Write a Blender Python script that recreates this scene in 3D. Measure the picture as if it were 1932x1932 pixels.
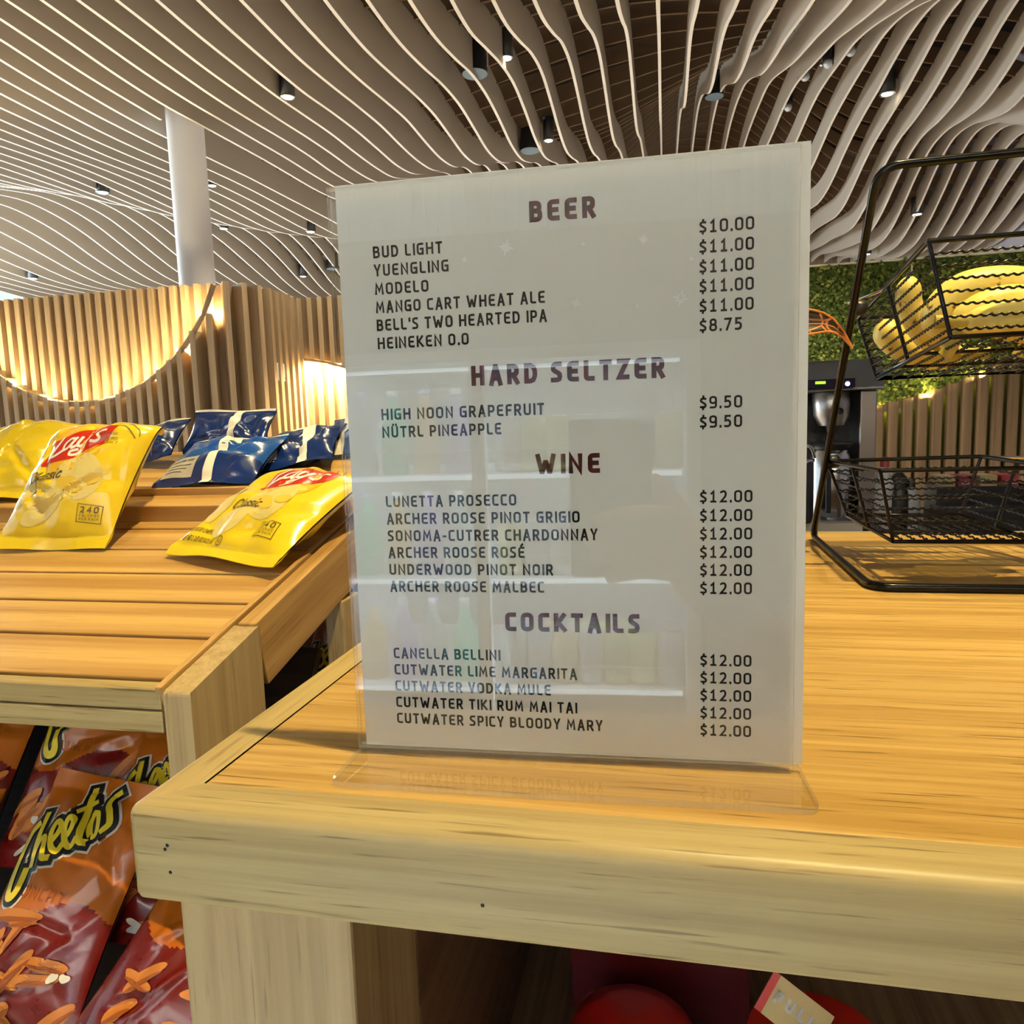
import bpy, bmesh, math, random
from mathutils import Vector, Matrix, noise
PI = math.pi
for _o in list(bpy.data.objects): bpy.data.objects.remove(_o)
SC = bpy.context.scene
COL = SC.collection
R = math.radians

# ------------------------------------------------------------------ camera
# world: z = 0 is the counter top, the floor lies at z = -0.9
cam_d = bpy.data.cameras.new('camera'); cam = bpy.data.objects.new('camera', cam_d); COL.objects.link(cam)
def cam_axes(yaw, pitch, roll):
    cy, sy = math.cos(yaw), math.sin(yaw)
    fw = Vector((-sy*math.cos(pitch), cy*math.cos(pitch), -math.sin(pitch)))
    right = Vector((cy, sy, 0)); up = right.cross(fw)
    return right*math.cos(roll)+up*math.sin(roll), -right*math.sin(roll)+up*math.cos(roll), fw
_r, _u, _f = cam_axes(0.2112, 0.1143, -0.0320)
cam.matrix_world = Matrix(((_r.x, _u.x, -_f.x, 0.1353), (_r.y, _u.y, -_f.y, -0.3491), (_r.z, _u.z, -_f.z, 0.1652), (0, 0, 0, 1)))
cam_d.sensor_width = 36; cam_d.lens = 1362.44/1932*36
cam_d.clip_start = 0.02; cam_d.clip_end = 100
SC.camera = cam

# ------------------------------------------------------------------ world, lamps, exposure
SC.view_settings.view_transform = 'Standard'; SC.view_settings.look = 'None'
SC.view_settings.exposure = 0.74; SC.view_settings.gamma = 1.0; SC.view_settings.use_curve_mapping = False
SC.cycles.use_denoising = True
SC.cycles.max_bounces = 8; SC.cycles.diffuse_bounces = 4; SC.cycles.use_adaptive_sampling = True; SC.cycles.adaptive_threshold = 0.025; SC.cycles.transparent_max_bounces = 24
SC.cycles.sample_clamp_indirect = 6.0
W = bpy.data.worlds.new('daylight'); SC.world = W; W.use_nodes = True
W.node_tree.nodes['Background'].inputs[0].default_value = (0.78, 0.92, 1.0, 1)
W.node_tree.nodes['Background'].inputs[1].default_value = 0.75
def area_lamp(loc, aim, watts, color, sx, sy, spread=PI):
    l = bpy.data.lights.new('area_lamp', 'AREA'); l.shape = 'RECTANGLE'; l.size = sx; l.size_y = sy; l.energy = watts; l.color = color; l.spread = spread
    o = bpy.data.objects.new('area_lamp', l); COL.objects.link(o); o.location = loc
    o.rotation_euler = Vector(aim).to_track_quat('-Z', 'Y').to_euler(); return o
def spot(name, loc, target, watts, color, deg=70, blend=0.6, size=0.05):
    l = bpy.data.lights.new(name, 'SPOT'); l.energy = watts; l.color = color
    l.spot_size = R(deg); l.spot_blend = blend; l.shadow_soft_size = size
    o = bpy.data.objects.new(name, l); COL.objects.link(o); o.location = loc
    d = Vector(target)-Vector(loc); o.rotation_euler = d.to_track_quat('-Z', 'Y').to_euler()
    return o
WARM = (1.0, 0.79, 0.37)
KEY_LAMPS = [  # place, aim, watts, cone: over the counter, over the fruit rack, behind the snack rack
    ((0.75, -0.17, 2.95), (0.35, 0.10, 0.0), 300, 52),
    ((0.60, 0.52, 2.92), (0.46, 0.47, 0.0), 210, 15),
    ((-0.22, 1.42, 2.80), (-0.55, 0.46, 0.0), 70, 25),
    ((-0.85, 1.75, 2.80), (-0.75, 0.45, 0.0), 42, 25),
]
area_lamp((-11.3, 7.2, 1.9), (1, 0, .05), 2400, (.80, .93, 1.0), 4.6, 15)   # daylight through the tall glazing on the left
for _a, _b, _w, _c in KEY_LAMPS: spot('counter_spot_lamp', _a, _b, _w, WARM, _c, 0.45, 0.022)

# ------------------------------------------------------------------ helpers
class MB:
    def __init__(s): s.v = []; s.f = []; s.m = []; s.sm = []
    def add(s, vs, fs, mat=0, smooth=False, M=None):
        o = len(s.v)
        s.v += [tuple(M @ Vector(p)) if M is not None else tuple(p) for p in vs]
        s.f += [tuple(i+o for i in f) for f in fs]; s.m += [mat]*len(fs); s.sm += [smooth]*len(fs)
        return s
    def box(s, x0, x1, y0, y1, z0, z1, mat=0, M=None):
        vs = [(x, y, z) for z in (z0, z1) for y in (y0, y1) for x in (x0, x1)]
        return s.add(vs, [(0, 2, 3, 1), (4, 5, 7, 6), (0, 1, 5, 4), (1, 3, 7, 5), (3, 2, 6, 7), (2, 0, 4, 6)], mat, False, M)
    def prism(s, poly, z0, z1, mat=0, M=None, smooth=False):
        n = len(poly)
        vs = [(p[0], p[1], z0) for p in poly]+[(p[0], p[1], z1) for p in poly]
        fs = [(i, (i+1) % n, (i+1) % n+n, i+n) for i in range(n)]
        s.add(vs, fs, mat, smooth, M)
        return s.add(vs, [tuple(range(n-1, -1, -1)), tuple(range(n, 2*n))], mat, False, M)
    def tube(s, pts, r, seg=8, mat=0, closed=False, M=None, smooth=True):
        pts = [Vector(p) for p in pts]; n = len(pts); vs = []; fs = []
        rr = r if isinstance(r, (list, tuple)) else [r]*n
        prev = None
        for i, p in enumerate(pts):
            if closed: t = pts[(i+1) % n]-pts[i-1]
            else: t = pts[min(i+1, n-1)]-pts[max(i-1, 0)]
            t = t.normalized() if t.length > 1e-9 else Vector((0, 0, 1))
            if prev is None:
                a = t.cross(Vector((0, 0, 1)))
                if a.length < 1e-3: a = t.cross(Vector((1, 0, 0)))
                a.normalize()
            else:
                a = prev-t*prev.dot(t)
                a = a.normalized() if a.length > 1e-6 else t.orthogonal().normalized()
            prev = a; b = t.cross(a)
            k = 1.0
            if 0 < i < n-1 or closed:
                e1 = (pts[i]-pts[i-1]).normalized(); c = max(0.5, e1.dot(t)); k = 1/c
            for j in range(seg):
                q = 2*PI*j/seg
                vs.append(p+(a*math.cos(q)+b*math.sin(q))*rr[i]*min(k, 1.4))
        m = n if closed else n-1
        for i in range(m):
            for j in range(seg):
                fs.append((i*seg+j, i*seg+(j+1) % seg, ((i+1) % n)*seg+(j+1) % seg, ((i+1) % n)*seg+j))
        s.add(vs, fs, mat, smooth, M)
        if not closed:
            s.add(vs[:seg], [tuple(range(seg-1, -1, -1))], mat, False, M); s.add(vs[-seg:], [tuple(range(seg))], mat, False, M)
        return s
    def lathe(s, prof, seg=24, mat=0, M=None, smooth=True, cap=True):
        vs = []; fs = []; n = len(prof)
        for r, z in prof:
            for j in range(seg): vs.append((r*math.cos(2*PI*j/seg), r*math.sin(2*PI*j/seg), z))
        for i in range(n-1):
            for j in range(seg): fs.append((i*seg+j, i*seg+(j+1) % seg, (i+1)*seg+(j+1) % seg, (i+1)*seg+j))
        s.add(vs, fs, mat, smooth, M)
        if cap:
            s.add(vs[:seg], [tuple(range(seg-1, -1, -1))], mat, False, M); s.add(vs[-seg:], [tuple(range(seg))], mat, False, M)
        return s
    def grid(s, P, mat=0, smooth=True, M=None, closed_u=False):
        n = len(P); m = len(P[0]); vs = [p for row in P for p in row]; fs = []
        for i in range(n if closed_u else n-1):
            for j in range(m-1):
                fs.append((i*m+j, ((i+1) % n)*m+j, ((i+1) % n)*m+j+1, i*m+j+1))
        return s.add(vs, fs, mat, smooth, M)

def obj(name, mb, mats, parent=None, M=None, bevel=0, seg=2, origin=True):
    me = bpy.data.meshes.new(name); me.from_pydata(mb.v, [], mb.f)
    for m in (mats if isinstance(mats, (list, tuple)) else [mats]): me.materials.append(m)
    me.polygons.foreach_set('material_index', mb.m); me.polygons.foreach_set('use_smooth', mb.sm); me.update()
    o = bpy.data.objects.new(name, me); COL.objects.link(o)
    if M is not None: o.matrix_world = M
    if parent is not None:
        o.parent = parent
    if bevel:
        b = o.modifiers.new('bevel', 'BEVEL'); b.width = bevel; b.segments = seg; b.limit_method = 'ANGLE'; b.angle_limit = R(35)
    return o
def tag(o, label, cat=None, group=None, kind=None):
    o['label'] = label
    if cat: o['category'] = cat
    if group: o['group'] = group
    if kind: o['kind'] = kind
    return o
def thing(name, label, cat, M=None, group=None):
    o = bpy.data.objects.new(name, None); COL.objects.link(o); o.empty_display_size = 0.02
    if M is not None: o.matrix_world = M
    return tag(o, label, cat, group)
def copy_tree(o, M=None, label=None, parent=None):
    c = o.copy(); COL.objects.link(c)
    if parent is not None: c.parent = parent
    if M is not None: c.matrix_world = M
    if label: c['label'] = label
    for ch in o.children: copy_tree(ch, None, None, c)
    return c
def frame(o, u, v):
    u = Vector(u).normalized(); v = Vector(v); v = (v-u*v.dot(u)).normalized(); n = u.cross(v)
    return Matrix(((u.x, v.x, n.x, o[0]), (u.y, v.y, n.y, o[1]), (u.z, v.z, n.z, o[2]), (0, 0, 0, 1)))
def T(x, y, z): return Matrix.Translation((x, y, z))

# ------------------------------------------------------------------ materials
def nt(name):
    m = bpy.data.materials.new(name); m.use_nodes = True
    return m, m.node_tree, m.node_tree.nodes['Principled BSDF']
def mat(name, col, rough=0.5, metal=0.0, spec=0.5, coat=0.0, emit=None, es=0.0, bump=0, bscale=60):
    m, t, b = nt(name)
    b.inputs['Base Color'].default_value = (*col, 1); b.inputs['Roughness'].default_value = rough
    b.inputs['Metallic'].default_value = metal; b.inputs['Specular IOR Level'].default_value = spec
    b.inputs['Coat Weight'].default_value = coat; b.inputs['Coat Roughness'].default_value = 0.06
    if emit: b.inputs['Emission Color'].default_value = (*emit, 1); b.inputs['Emission Strength'].default_value = es
    tc = t.nodes.new('ShaderNodeTexCoord'); n = t.nodes.new('ShaderNodeTexNoise'); n.inputs['Scale'].default_value = bscale
    t.links.new(tc.outputs['Object'], n.inputs['Vector'])
    if bump:
        bp = t.nodes.new('ShaderNodeBump'); bp.inputs['Strength'].default_value = bump; bp.inputs['Distance'].default_value = 0.002
        t.links.new(n.outputs[0], bp.inputs['Height']); t.links.new(bp.outputs[0], b.inputs['Normal'])
    else:
        mr = t.nodes.new('ShaderNodeMapRange'); mr.inputs[3].default_value = max(0, rough-0.03); mr.inputs[4].default_value = rough+0.03
        t.links.new(n.outputs[0], mr.inputs[0]); t.links.new(mr.outputs[0], b.inputs['Roughness'])
    return m
def wood(name, light, dark, axis='X', scale=1.0, pores=0.5, wave=0.0, rough=0.42, poredark=0.45, spec=0.4):
    """oak: broad tone drift, long grain lines and short dark pores along one axis"""
    m, t, b = nt(name); N = t.nodes.new; L = t.links.new
    tc = N('ShaderNodeTexCoord'); oi = N('ShaderNodeObjectInfo')
    add = N('ShaderNodeVectorMath'); add.operation = 'MULTIPLY_ADD'
    L(oi.outputs['Random'], add.inputs[0]); add.inputs[1].default_value = (7.3, 3.1, 5.7); L(tc.outputs['Object'], add.inputs[2])
    def mp(s_along, s_cross):
        q = N('ShaderNodeMapping'); v = [s_cross]*3; v['XYZ'.index(axis)] = s_along
        q.inputs['Scale'].default_value = v; L(add.outputs[0], q.inputs['Vector']); return q
    a = N('ShaderNodeTexNoise'); a.inputs['Scale'].default_value = 1; a.inputs['Detail'].default_value = 5; a.inputs['Roughness'].default_value = 0.62
    L(mp(2.2*scale, 95*scale).outputs[0], a.inputs['Vector'])
    p = N('ShaderNodeTexNoise'); p.inputs['Scale'].default_value = 1; p.inputs['Detail'].default_value = 3
    L(mp(16*scale, 420*scale).outputs[0], p.inputs['Vector'])
    g = N('ShaderNodeTexNoise'); g.inputs['Scale'].default_value = 1; g.inputs['Detail'].default_value = 2
    L(mp(1.5*scale, 9*scale).outputs[0], g.inputs['Vector'])
    fac = N('ShaderNodeMath'); fac.operation = 'MULTIPLY_ADD'; L(a.outputs[0], fac.inputs[0]); fac.inputs[1].default_value = 2.1
    sub = N('ShaderNodeMath'); sub.operation = 'MULTIPLY_ADD'; L(g.outputs[0], sub.inputs[0]); sub.inputs[1].default_value = 0.7; sub.inputs[2].default_value = -0.92
    L(sub.outputs[0], fac.inputs[2])
    src = fac
    if wave:
        w = N('ShaderNodeTexWave'); w.wave_type = 'RINGS'; w.rings_direction = axis; w.inputs['Scale'].default_value = 1.0
        w.inputs['Distortion'].default_value = 5.0; w.inputs['Detail'].default_value = 2; w.inputs['Detail Scale'].default_value = 0.7
        L(mp(1.1*scale, 13*scale).outputs[0], w.inputs['Vector'])
        mx = N('ShaderNodeMix'); mx.inputs[0].default_value = wave; L(fac.outputs[0], mx.inputs[2]); L(w.outputs[0], mx.inputs[3]); src = mx
    rp = N('ShaderNodeValToRGB'); rp.color_ramp.elements[0].position = 0.22; rp.color_ramp.elements[1].position = 0.72
    rp.color_ramp.elements[0].color = (*dark, 1); rp.color_ramp.elements[1].color = (*light, 1)
    L(src.outputs[0], rp.inputs[0])
    pr = N('ShaderNodeValToRGB'); pr.color_ramp.elements[0].position = 0.60; pr.color_ramp.elements[1].position = 0.70
    pr.color_ramp.elements[0].color = (1, 1, 1, 1); pr.color_ramp.elements[1].color = (poredark, poredark*0.92, poredark*0.8, 1)
    L(p.outputs[0], pr.inputs[0])
    mu = N('ShaderNodeMix'); mu.data_type = 'RGBA'; mu.blend_type = 'MULTIPLY'; mu.inputs[0].default_value = pores
    L(rp.outputs[0], mu.inputs[6]); L(pr.outputs[0], mu.inputs[7]); L(mu.outputs[2], b.inputs['Base Color'])
    b.inputs['Roughness'].default_value = rough; b.inputs['Specular IOR Level'].default_value = spec
    bp = N('ShaderNodeBump'); bp.inputs['Strength'].default_value = 0.12; bp.inputs['Distance'].default_value = 0.0006
    L(p.outputs[0], bp.inputs['Height']); L(bp.outputs[0], b.inputs['Normal'])
    return m
def sheet(name, tint=(1, 1, 1), ior=1.49, white=0.0):
    """clear acrylic or glass sheet: see-through with a mirror reflection that grows towards grazing angles"""
    m = bpy.data.materials.new(name); m.use_nodes = True; t = m.node_tree; t.nodes.clear(); N = t.nodes.new; L = t.links.new
    out = N('ShaderNodeOutputMaterial'); tr = N('ShaderNodeBsdfTransparent'); tr.inputs[0].default_value = (*tint, 1)
    gl = N('ShaderNodeBsdfGlossy'); gl.inputs['Roughness'].default_value = 0.004; lw = N('ShaderNodeLayerWeight'); lw.inputs[0].default_value = 0.5
    pw = N('ShaderNodeMath'); pw.operation = 'POWER'; L(lw.outputs['Facing'], pw.inputs[0]); pw.inputs[1].default_value = 5.0
    f0 = ((ior-1)/(ior+1))**2; fr = N('ShaderNodeMath'); fr.operation = 'MULTIPLY_ADD'; L(pw.outputs[0], fr.inputs[0]); fr.inputs[1].default_value = 0.9-f0; fr.inputs[2].default_value = f0
    base = tr
    if white:
        df = N('ShaderNodeBsdfDiffuse'); df.inputs[0].default_value = (0.85, 0.86, 0.85, 1); mw = N('ShaderNodeMixShader'); mw.inputs[0].default_value = white
        L(tr.outputs[0], mw.inputs[1]); L(df.outputs[0], mw.inputs[2]); base = mw
    mx = N('ShaderNodeMixShader'); L(fr.outputs[0], mx.inputs[0]); L(base.outputs[0], mx.inputs[1]); L(gl.outputs[0], mx.inputs[2]); L(mx.outputs[0], out.inputs[0])
    return m
OAK_L, OAK_D = (0.60, 0.385, 0.125), (0.42, 0.245, 0.060)
M_TOP = wood('oak_laminate', OAK_L, OAK_D, 'X', 1.0, 1.0)
M_EDGE_X = wood('oak_edging_along', (0.47, 0.365, 0.165), (0.34, 0.245, 0.10), 'X', 0.9, 0.95)
M_EDGE_Y = wood('oak_edging_across', (0.50, 0.375, 0.155), (0.38, 0.27, 0.10), 'Y', 0.9, 0.6)
M_LEG = wood('oak_upright', (0.47, 0.345, 0.17), (0.36, 0.25, 0.115), 'Z', 0.9, 0.6)
M_SLAT = wood('oak_slat', (0.58, 0.36, 0.115), (0.38, 0.20, 0.05), 'X', 0.8, 0.35, wave=0.4)
M_RAIL = wood('oak_rail', (0.54, 0.33, 0.115), (0.36, 0.195, 0.055), 'Y', 0.8, 0.45, wave=0.25)
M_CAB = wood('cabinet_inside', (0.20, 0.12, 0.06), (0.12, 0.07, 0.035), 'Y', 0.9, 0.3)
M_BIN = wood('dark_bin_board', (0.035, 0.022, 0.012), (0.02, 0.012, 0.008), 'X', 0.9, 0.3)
M_WSLAT = wood('wall_slat_wood', (0.40, 0.295, 0.175), (0.31, 0.22, 0.125), 'Z', 0.25, 0.25, rough=0.55)
M_RSLAT = wood('brown_slat_wood', (0.21, 0.130, 0.060), (0.14, 0.085, 0.038), 'Z', 0.25, 0.25, rough=0.55)
M_WBACK = wood('wall_panel_wood', (0.30, 0.20, 0.115), (0.22, 0.14, 0.08), 'Z', 0.25, 0.2, rough=0.6)
M_BAFEDGE = mat('baffle_edge_lit_tone', (0.78, 0.72, 0.64), 0.8, spec=0.2)  # paler than the felt: light on the baffle undersides put into the colour
M_BAFFLE = mat('baffle_felt', (0.43, 0.37, 0.30), 0.85, spec=0.2, bump=0.15, bscale=240)
M_BATTEN = mat('batten_brown', (0.20, 0.125, 0.07), 0.7, spec=0.2)
M_DARK = mat('ceiling_void', (0.03, 0.022, 0.016), 0.9, spec=0.1)
M_FLOOR = mat('pale_terrazzo', (0.66, 0.61, 0.54), 0.5, spec=0.3)
M_GREY = mat('grey_plaster', (0.40, 0.36, 0.39), 0.8, spec=0.2, bump=0.1, bscale=30)
M_WHITE = mat('white_paint', (0.80, 0.80, 0.82), 0.5)
M_BLACK = mat('black_enamel', (0.004, 0.0035, 0.0035), 0.18, spec=0.28)
M_BLACKP = mat('black_plastic', (0.015, 0.015, 0.016), 0.4)
M_CHROME = mat('chrome', (0.75, 0.76, 0.78), 0.16, metal=1.0)
M_STEEL = mat('brushed_steel', (0.52, 0.51, 0.50), 0.32, metal=1.0)
M_ACR = sheet('clear_acrylic', (0.985, 0.99, 0.985))
M_ACRE = sheet('acrylic_edge', (0.93, 0.95, 0.95), 1.6, 0.22)
M_GLASS = sheet('clear_glass', (0.97, 0.98, 0.98), 1.5)
M_LENS = mat('lamp_lens', (1, 0.95, 0.8), 0.4, emit=(1.0, 0.86, 0.52), es=9.0)
M_LED = mat('warm_led_strip', (1, 0.9, 0.6), 0.4, emit=(1.0, 0.74, 0.30), es=5.0)
M_COOL = mat('cool_led_strip', (0.9, 0.95, 1), 0.4, emit=(0.75, 0.88, 1.0), es=2.2)
M_PAPER = mat('menu_paper', (0.78, 0.77, 0.72), 0.9, spec=0.1)
M_INK = mat('black_ink', (0.012, 0.016, 0.018), 0.7, spec=0.1)
M_MAROON = mat('maroon_ink', (0.075, 0.016, 0.012), 0.7, spec=0.1)
M_STAR = mat('pale_star_print', (0.90, 0.90, 0.88), 0.9, spec=0.1)

# ------------------------------------------------------------------ lettering: strokes -> flat ribbons
def fillet(pts, r, closed=False, n=5):
    if r <= 0: return [Vector((p[0], p[1])) for p in pts]
    P = [Vector((p[0], p[1])) for p in pts]; out = []; m = len(P)
    for i, p in enumerate(P):
        if not closed and i in (0, m-1): out.append(p); continue
        a = P[i-1]; b = P[(i+1) % m]; d1 = a-p; d2 = b-p
        if d1.length < 1e-9 or d2.length < 1e-9: continue
        k = min(r, d1.length*0.49, d2.length*0.49)
        q1 = p+d1.normalized()*k; q2 = p+d2.normalized()*k
        for j in range(n+1):
            t = j/n; out.append(q1*(1-t)**2+p*2*t*(1-t)+q2*t*t)
    return out
def ribbon2(pts, w, closed=False, cap=True):
    """outline quads of a stroke; returns list of (left, right) point pairs"""
    P = [p.copy() for p in pts]; n = len(P); L = []
    if cap and not closed and n > 1:
        P[0] = P[0]-(P[1]-P[0]).normalized()*w/2; P[-1] = P[-1]+(P[-1]-P[-2]).normalized()*w/2
    for i in range(n):
        a = P[i-1] if (i > 0 or closed) else None; b = P[(i+1) % n] if (i < n-1 or closed) else None
        d1 = (P[i]-a).normalized() if a is not None and (P[i]-a).length > 1e-9 else None
        d2 = (b-P[i]).normalized() if b is not None and (b-P[i]).length > 1e-9 else None
        if d1 is None: d1 = d2
        if d2 is None: d2 = d1
        t = d1+d2; t = t.normalized() if t.length > 1e-6 else d1
        nrm = Vector((-t.y, t.x)); c = max(0.45, nrm.dot(Vector((-d1.y, d1.x)))); k = w/2/c
        L.append((P[i]+nrm*k, P[i]-nrm*k))
    if closed: L.append(L[0])
    return L
# glyphs: width, then strokes (closed?, corner radius, points) on the centre-line box 0..1 x 0..1
GL = {
 'A': (.60, [(0, 0, [(0, -.06), (.46, 1.04), (.54, 1.04), (1, -.06)]), (0, 0, [(.2, .27), (.8, .27)])]),
 'B': (.56, [(0, .3, [(0, 0), (1, 0), (1, .53), (0, .53)]), (0, .26, [(0, .53), (.92, .53), (.92, 1), (0, 1)]), (0, 0, [(0, 0), (0, 1)])]),
 'C': (.52, [(0, .34, [(1, 0), (0, 0), (0, 1), (1, 1)])]),
 'D': (.59, [(1, 0, [(0, 0), (.5, 0), (.8, .08), (.97, .3), (1, .5), (.97, .7), (.8, .92), (.5, 1), (0, 1)])]),
 'E': (.52, [(0, .2, [(1, 0), (0, 0), (0, 1), (1, 1)]), (0, 0, [(0, .51), (.86, .51)])]),
 'F': (.50, [(0, .2, [(0, 0), (0, 1), (1, 1)]), (0, 0, [(0, .48), (.86, .48)])]),
 'G': (.57, [(0, .34, [(.95, 1), (0, 1), (0, 0), (1, 0), (1, .5)]), (0, 0, [(1, 0), (1, .5), (.62, .5)])]),
 'H': (.60, [(0, 0, [(0, 0), (0, 1)]), (0, 0, [(1, 0), (1, 1)]), (0, 0, [(0, .52), (1, .52)])]),
 'I': (.14, [(0, 0, [(.5, 0), (.5, 1)])]),
 'J': (.40, [(0, .3, [(0, 0), (1, 0), (1, 1)])]),
 'K': (.58, [(0, 0, [(0, 0), (0, 1)]), (0, 0, [(.92, 1.0), (.26, .5), (1, 0)]), (0, 0, [(0, .5), (.26, .5)])]),
 'L': (.48, [(0, .2, [(0, 1), (0, 0), (1, 0)])]),
 'M': (.72, [(0, 0, [(0, -.0), (.1, 1), (.5, .28), (.9, 1), (1, 0)])]),
 'N': (.60, [(0, 0, [(0, 0), (0, 1), (1, 0), (1, 1)])]),
 'O': (.60, [(1, .32, [(0, 0), (1, 0), (1, 1), (0, 1)])]),
 'P': (.54, [(0, .3, [(0, .42), (1, .42), (1, 1), (0, 1)]), (0, 0, [(0, 0), (0, 1)])]),
 'Q': (.60, [(1, .32, [(0, 0), (1, 0), (1, 1), (0, 1)]), (0, 0, [(.6, .2), (1.1, -.2)])]),
 'R': (.56, [(0, .3, [(0, .45), (.94, .45), (.94, 1), (0, 1)]), (0, 0, [(0, 0), (0, 1)]), (0, 0, [(.5, .45), (1, -.03)])]),
 'S': (.52, [(0, 0, [(.95, 1), (.38, 1), (.14, .95), (.02, .80), (.06, .66), (.25, .57), (.72, .45), (.93, .36), (.99, .2), (.88, .05), (.62, 0), (0, 0)])]),
 'T': (.54, [(0, 0, [(0, 1), (1, 1)]), (0, 0, [(.5, 0), (.5, 1)])]),
 'U': (.58, [(0, .32, [(0, 1), (0, 0), (1, 0), (1, 1)])]),
 'V': (.58, [(0, 0, [(0, 1.05), (.46, 0), (.54, 0), (1, 1.05)])]),
 'W': (.84, [(0, 0, [(0, 1.03), (.22, 0), (.28, 0), (.47, .62), (.53, .62), (.72, 0), (.78, 0), (1, 1.03)])]),
 'X': (.58, [(0, 0, [(0, 0), (1, 1)]), (0, 0, [(0, 1), (1, 0)])]),
 'Y': (.56, [(0, 0, [(0, 1.04), (.5, .4), (1, 1.04)]), (0, 0, [(.5, 0), (.5, .4)])]),
 'Z': (.54, [(0, 0, [(0, 1), (1, 1), (0, 0), (1, 0)])]),
 '0': (.58, [(1, .36, [(0, 0), (1, 0), (1, 1), (0, 1)])]),
 '1': (.46, [(0, 0, [(.08, .80), (.56, 1.0), (.56, 0)]), (0, 0, [(.05, 0), (1, 0)])]),
 '2': (.52, [(0, 0, [(.04, .92), (.3, 1.0), (.68, 1), (.92, .86), (.95, .68), (.82, .48), (.03, 0), (1, 0)])]),
 '4': (.58, [(0, 0, [(.78, 0), (.78, 1), (0, .28), (1, .28)])]),
 '5': (.52, [(0, 0, [(.9, 1), (.08, 1), (.06, .55), (.55, .6), (.9, .48), (.98, .3), (.88, .1), (.55, 0), (.02, .02)])]),
 '7': (.54, [(0, 0, [(0, 1), (1, 1), (.3, 0)])]),
 '8': (.56, [(1, .3, [(0, 0), (1, 0), (1, .52), (0, .52)]), (1, .26, [(.07, .52), (.93, .52), (.93, 1), (.07, 1)])]),
 '9': (.56, [(1, .3, [(0, .42), (1, .42), (1, 1), (0, 1)]), (0, .34, [(1, .7), (1, 0), (.1, 0)])]),
 '.': (.15, [(0, 0, [(.5, -.02), (.5, .05)])]),
 '$': (.52, [(0, 0, [(.93, .86), (.4, .88), (.14, .83), (.03, .72), (.1, .6), (.72, .4), (.95, .3), (.97, .18), (.86, .08), (.6, .04), (.05, .06)]), (0, 0, [(.5, .88), (.54, 1.08)]), (0, 0, [(.46, -.13), (.5, .06)])]),
 "'": (.14, [(0, 0, [(.5, .78), (.56, 1.02)])]),
 '-': (.34, [(0, 0, [(0, .4), (1, .4)])]),
 ' ': (.20, []), ':': (.15, [(0, 0, [(.5, 0), (.5, .06)]), (0, 0, [(.5, .6), (.5, .66)])]), '/': (.4, [(0, 0, [(0, 0), (1, 1)])]), '(': (.2, [(0, .2, [(1, -.1), (0, .2), (0, .8), (1, 1.1)])]), ')': (.2, [(0, .2, [(0, -.1), (1, .2), (1, .8), (0, 1.1)])]),
}
GL['É'] = (GL['E'][0], GL['E'][1]+[(0, 0, [(.45, 1.2), (.75, 1.36)])])
GL['Ü'] = (GL['U'][0], GL['U'][1]+[(0, 0, [(.2, 1.24), (.2, 1.28)]), (0, 0, [(.8, 1.24), (.8, 1.28)])])
def text_strokes(s, h, weight, gap=.155, mono=False):
    """strokes (points, closed) at cap height h, with the total width"""
    x = 0; out = []; wst = weight
    for ch in s:
        wd, st = GL[ch]; adv = wd
        if mono and ch in '0123456789': adv = .56
        ox = x+(adv-wd)/2; hw = wst/2
        for closed, r, pts in st:
            sx = max(wd-wst, .001)
            q = [((ox+hw+p[0]*sx)*h, (hw+p[1]*(1-wst))*h) for p in pts]
            out.append((fillet(q, r*h*.62/.62*.9, bool(closed)), bool(closed)))
        x += adv+gap
    return out, (x-gap)*h, wst*h
def put_text(mb, s, x0, x1, y, h, weight, mapf, matid=0, gap=.155, mono=False, sub=None):
    st, wd, w = text_strokes(s, h, weight, gap, mono)
    k = (x1-x0)/wd if x1 is not None else 1.0
    for pts, closed in st:
        P = [Vector((x0+p.x*k, y+p.y)) for p in pts]
        if sub:
            P = resample(P, sub, closed)
        L = ribbon2(P, w, closed)
        vs = []; fs = []
        for a, b in L: vs += [mapf(a.x, a.y), mapf(b.x, b.y)]
        for i in range(len(L)-1): fs.append((2*i, 2*i+1, 2*i+3, 2*i+2))
        mb.add(vs, fs, matid)
def resample(P, step, closed=False):
    Q = list(P)+([P[0]] if closed else []); out = [Q[0]]
    for a, b in zip(Q, Q[1:]):
        n = max(1, int((b-a).length/step+.5))
        for i in range(1, n+1): out.append(a+(b-a)*(i/n))
    return out[:-1] if closed else out
def smooth_path(pts, n=6):
    """Catmull-Rom through the points"""
    P = [Vector((p[0], p[1])) for p in pts]; out = []
    for i in range(len(P)-1):
        p0 = P[max(i-1, 0)]; p1 = P[i]; p2 = P[i+1]; p3 = P[min(i+2, len(P)-1)]
        for j in range(n):
            t = j/n
            out.append(0.5*((2*p1)+(p2-p0)*t+(2*p0-5*p1+4*p2-p3)*t*t+(3*p1-p0-3*p2+p3)*t**3))
    out.append(P[-1]); return out
def put_stroke(mb, pts, w, mapf, matid=0, cap=True, cols=0):
    L = ribbon2(pts, w, False, cap); cols = cols or (1 if w < .004 else 4)
    mb.grid([[mapf(*(a+(c-a)*(j/cols))) for j in range(cols+1)] for a, c in L], matid, False)
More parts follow.
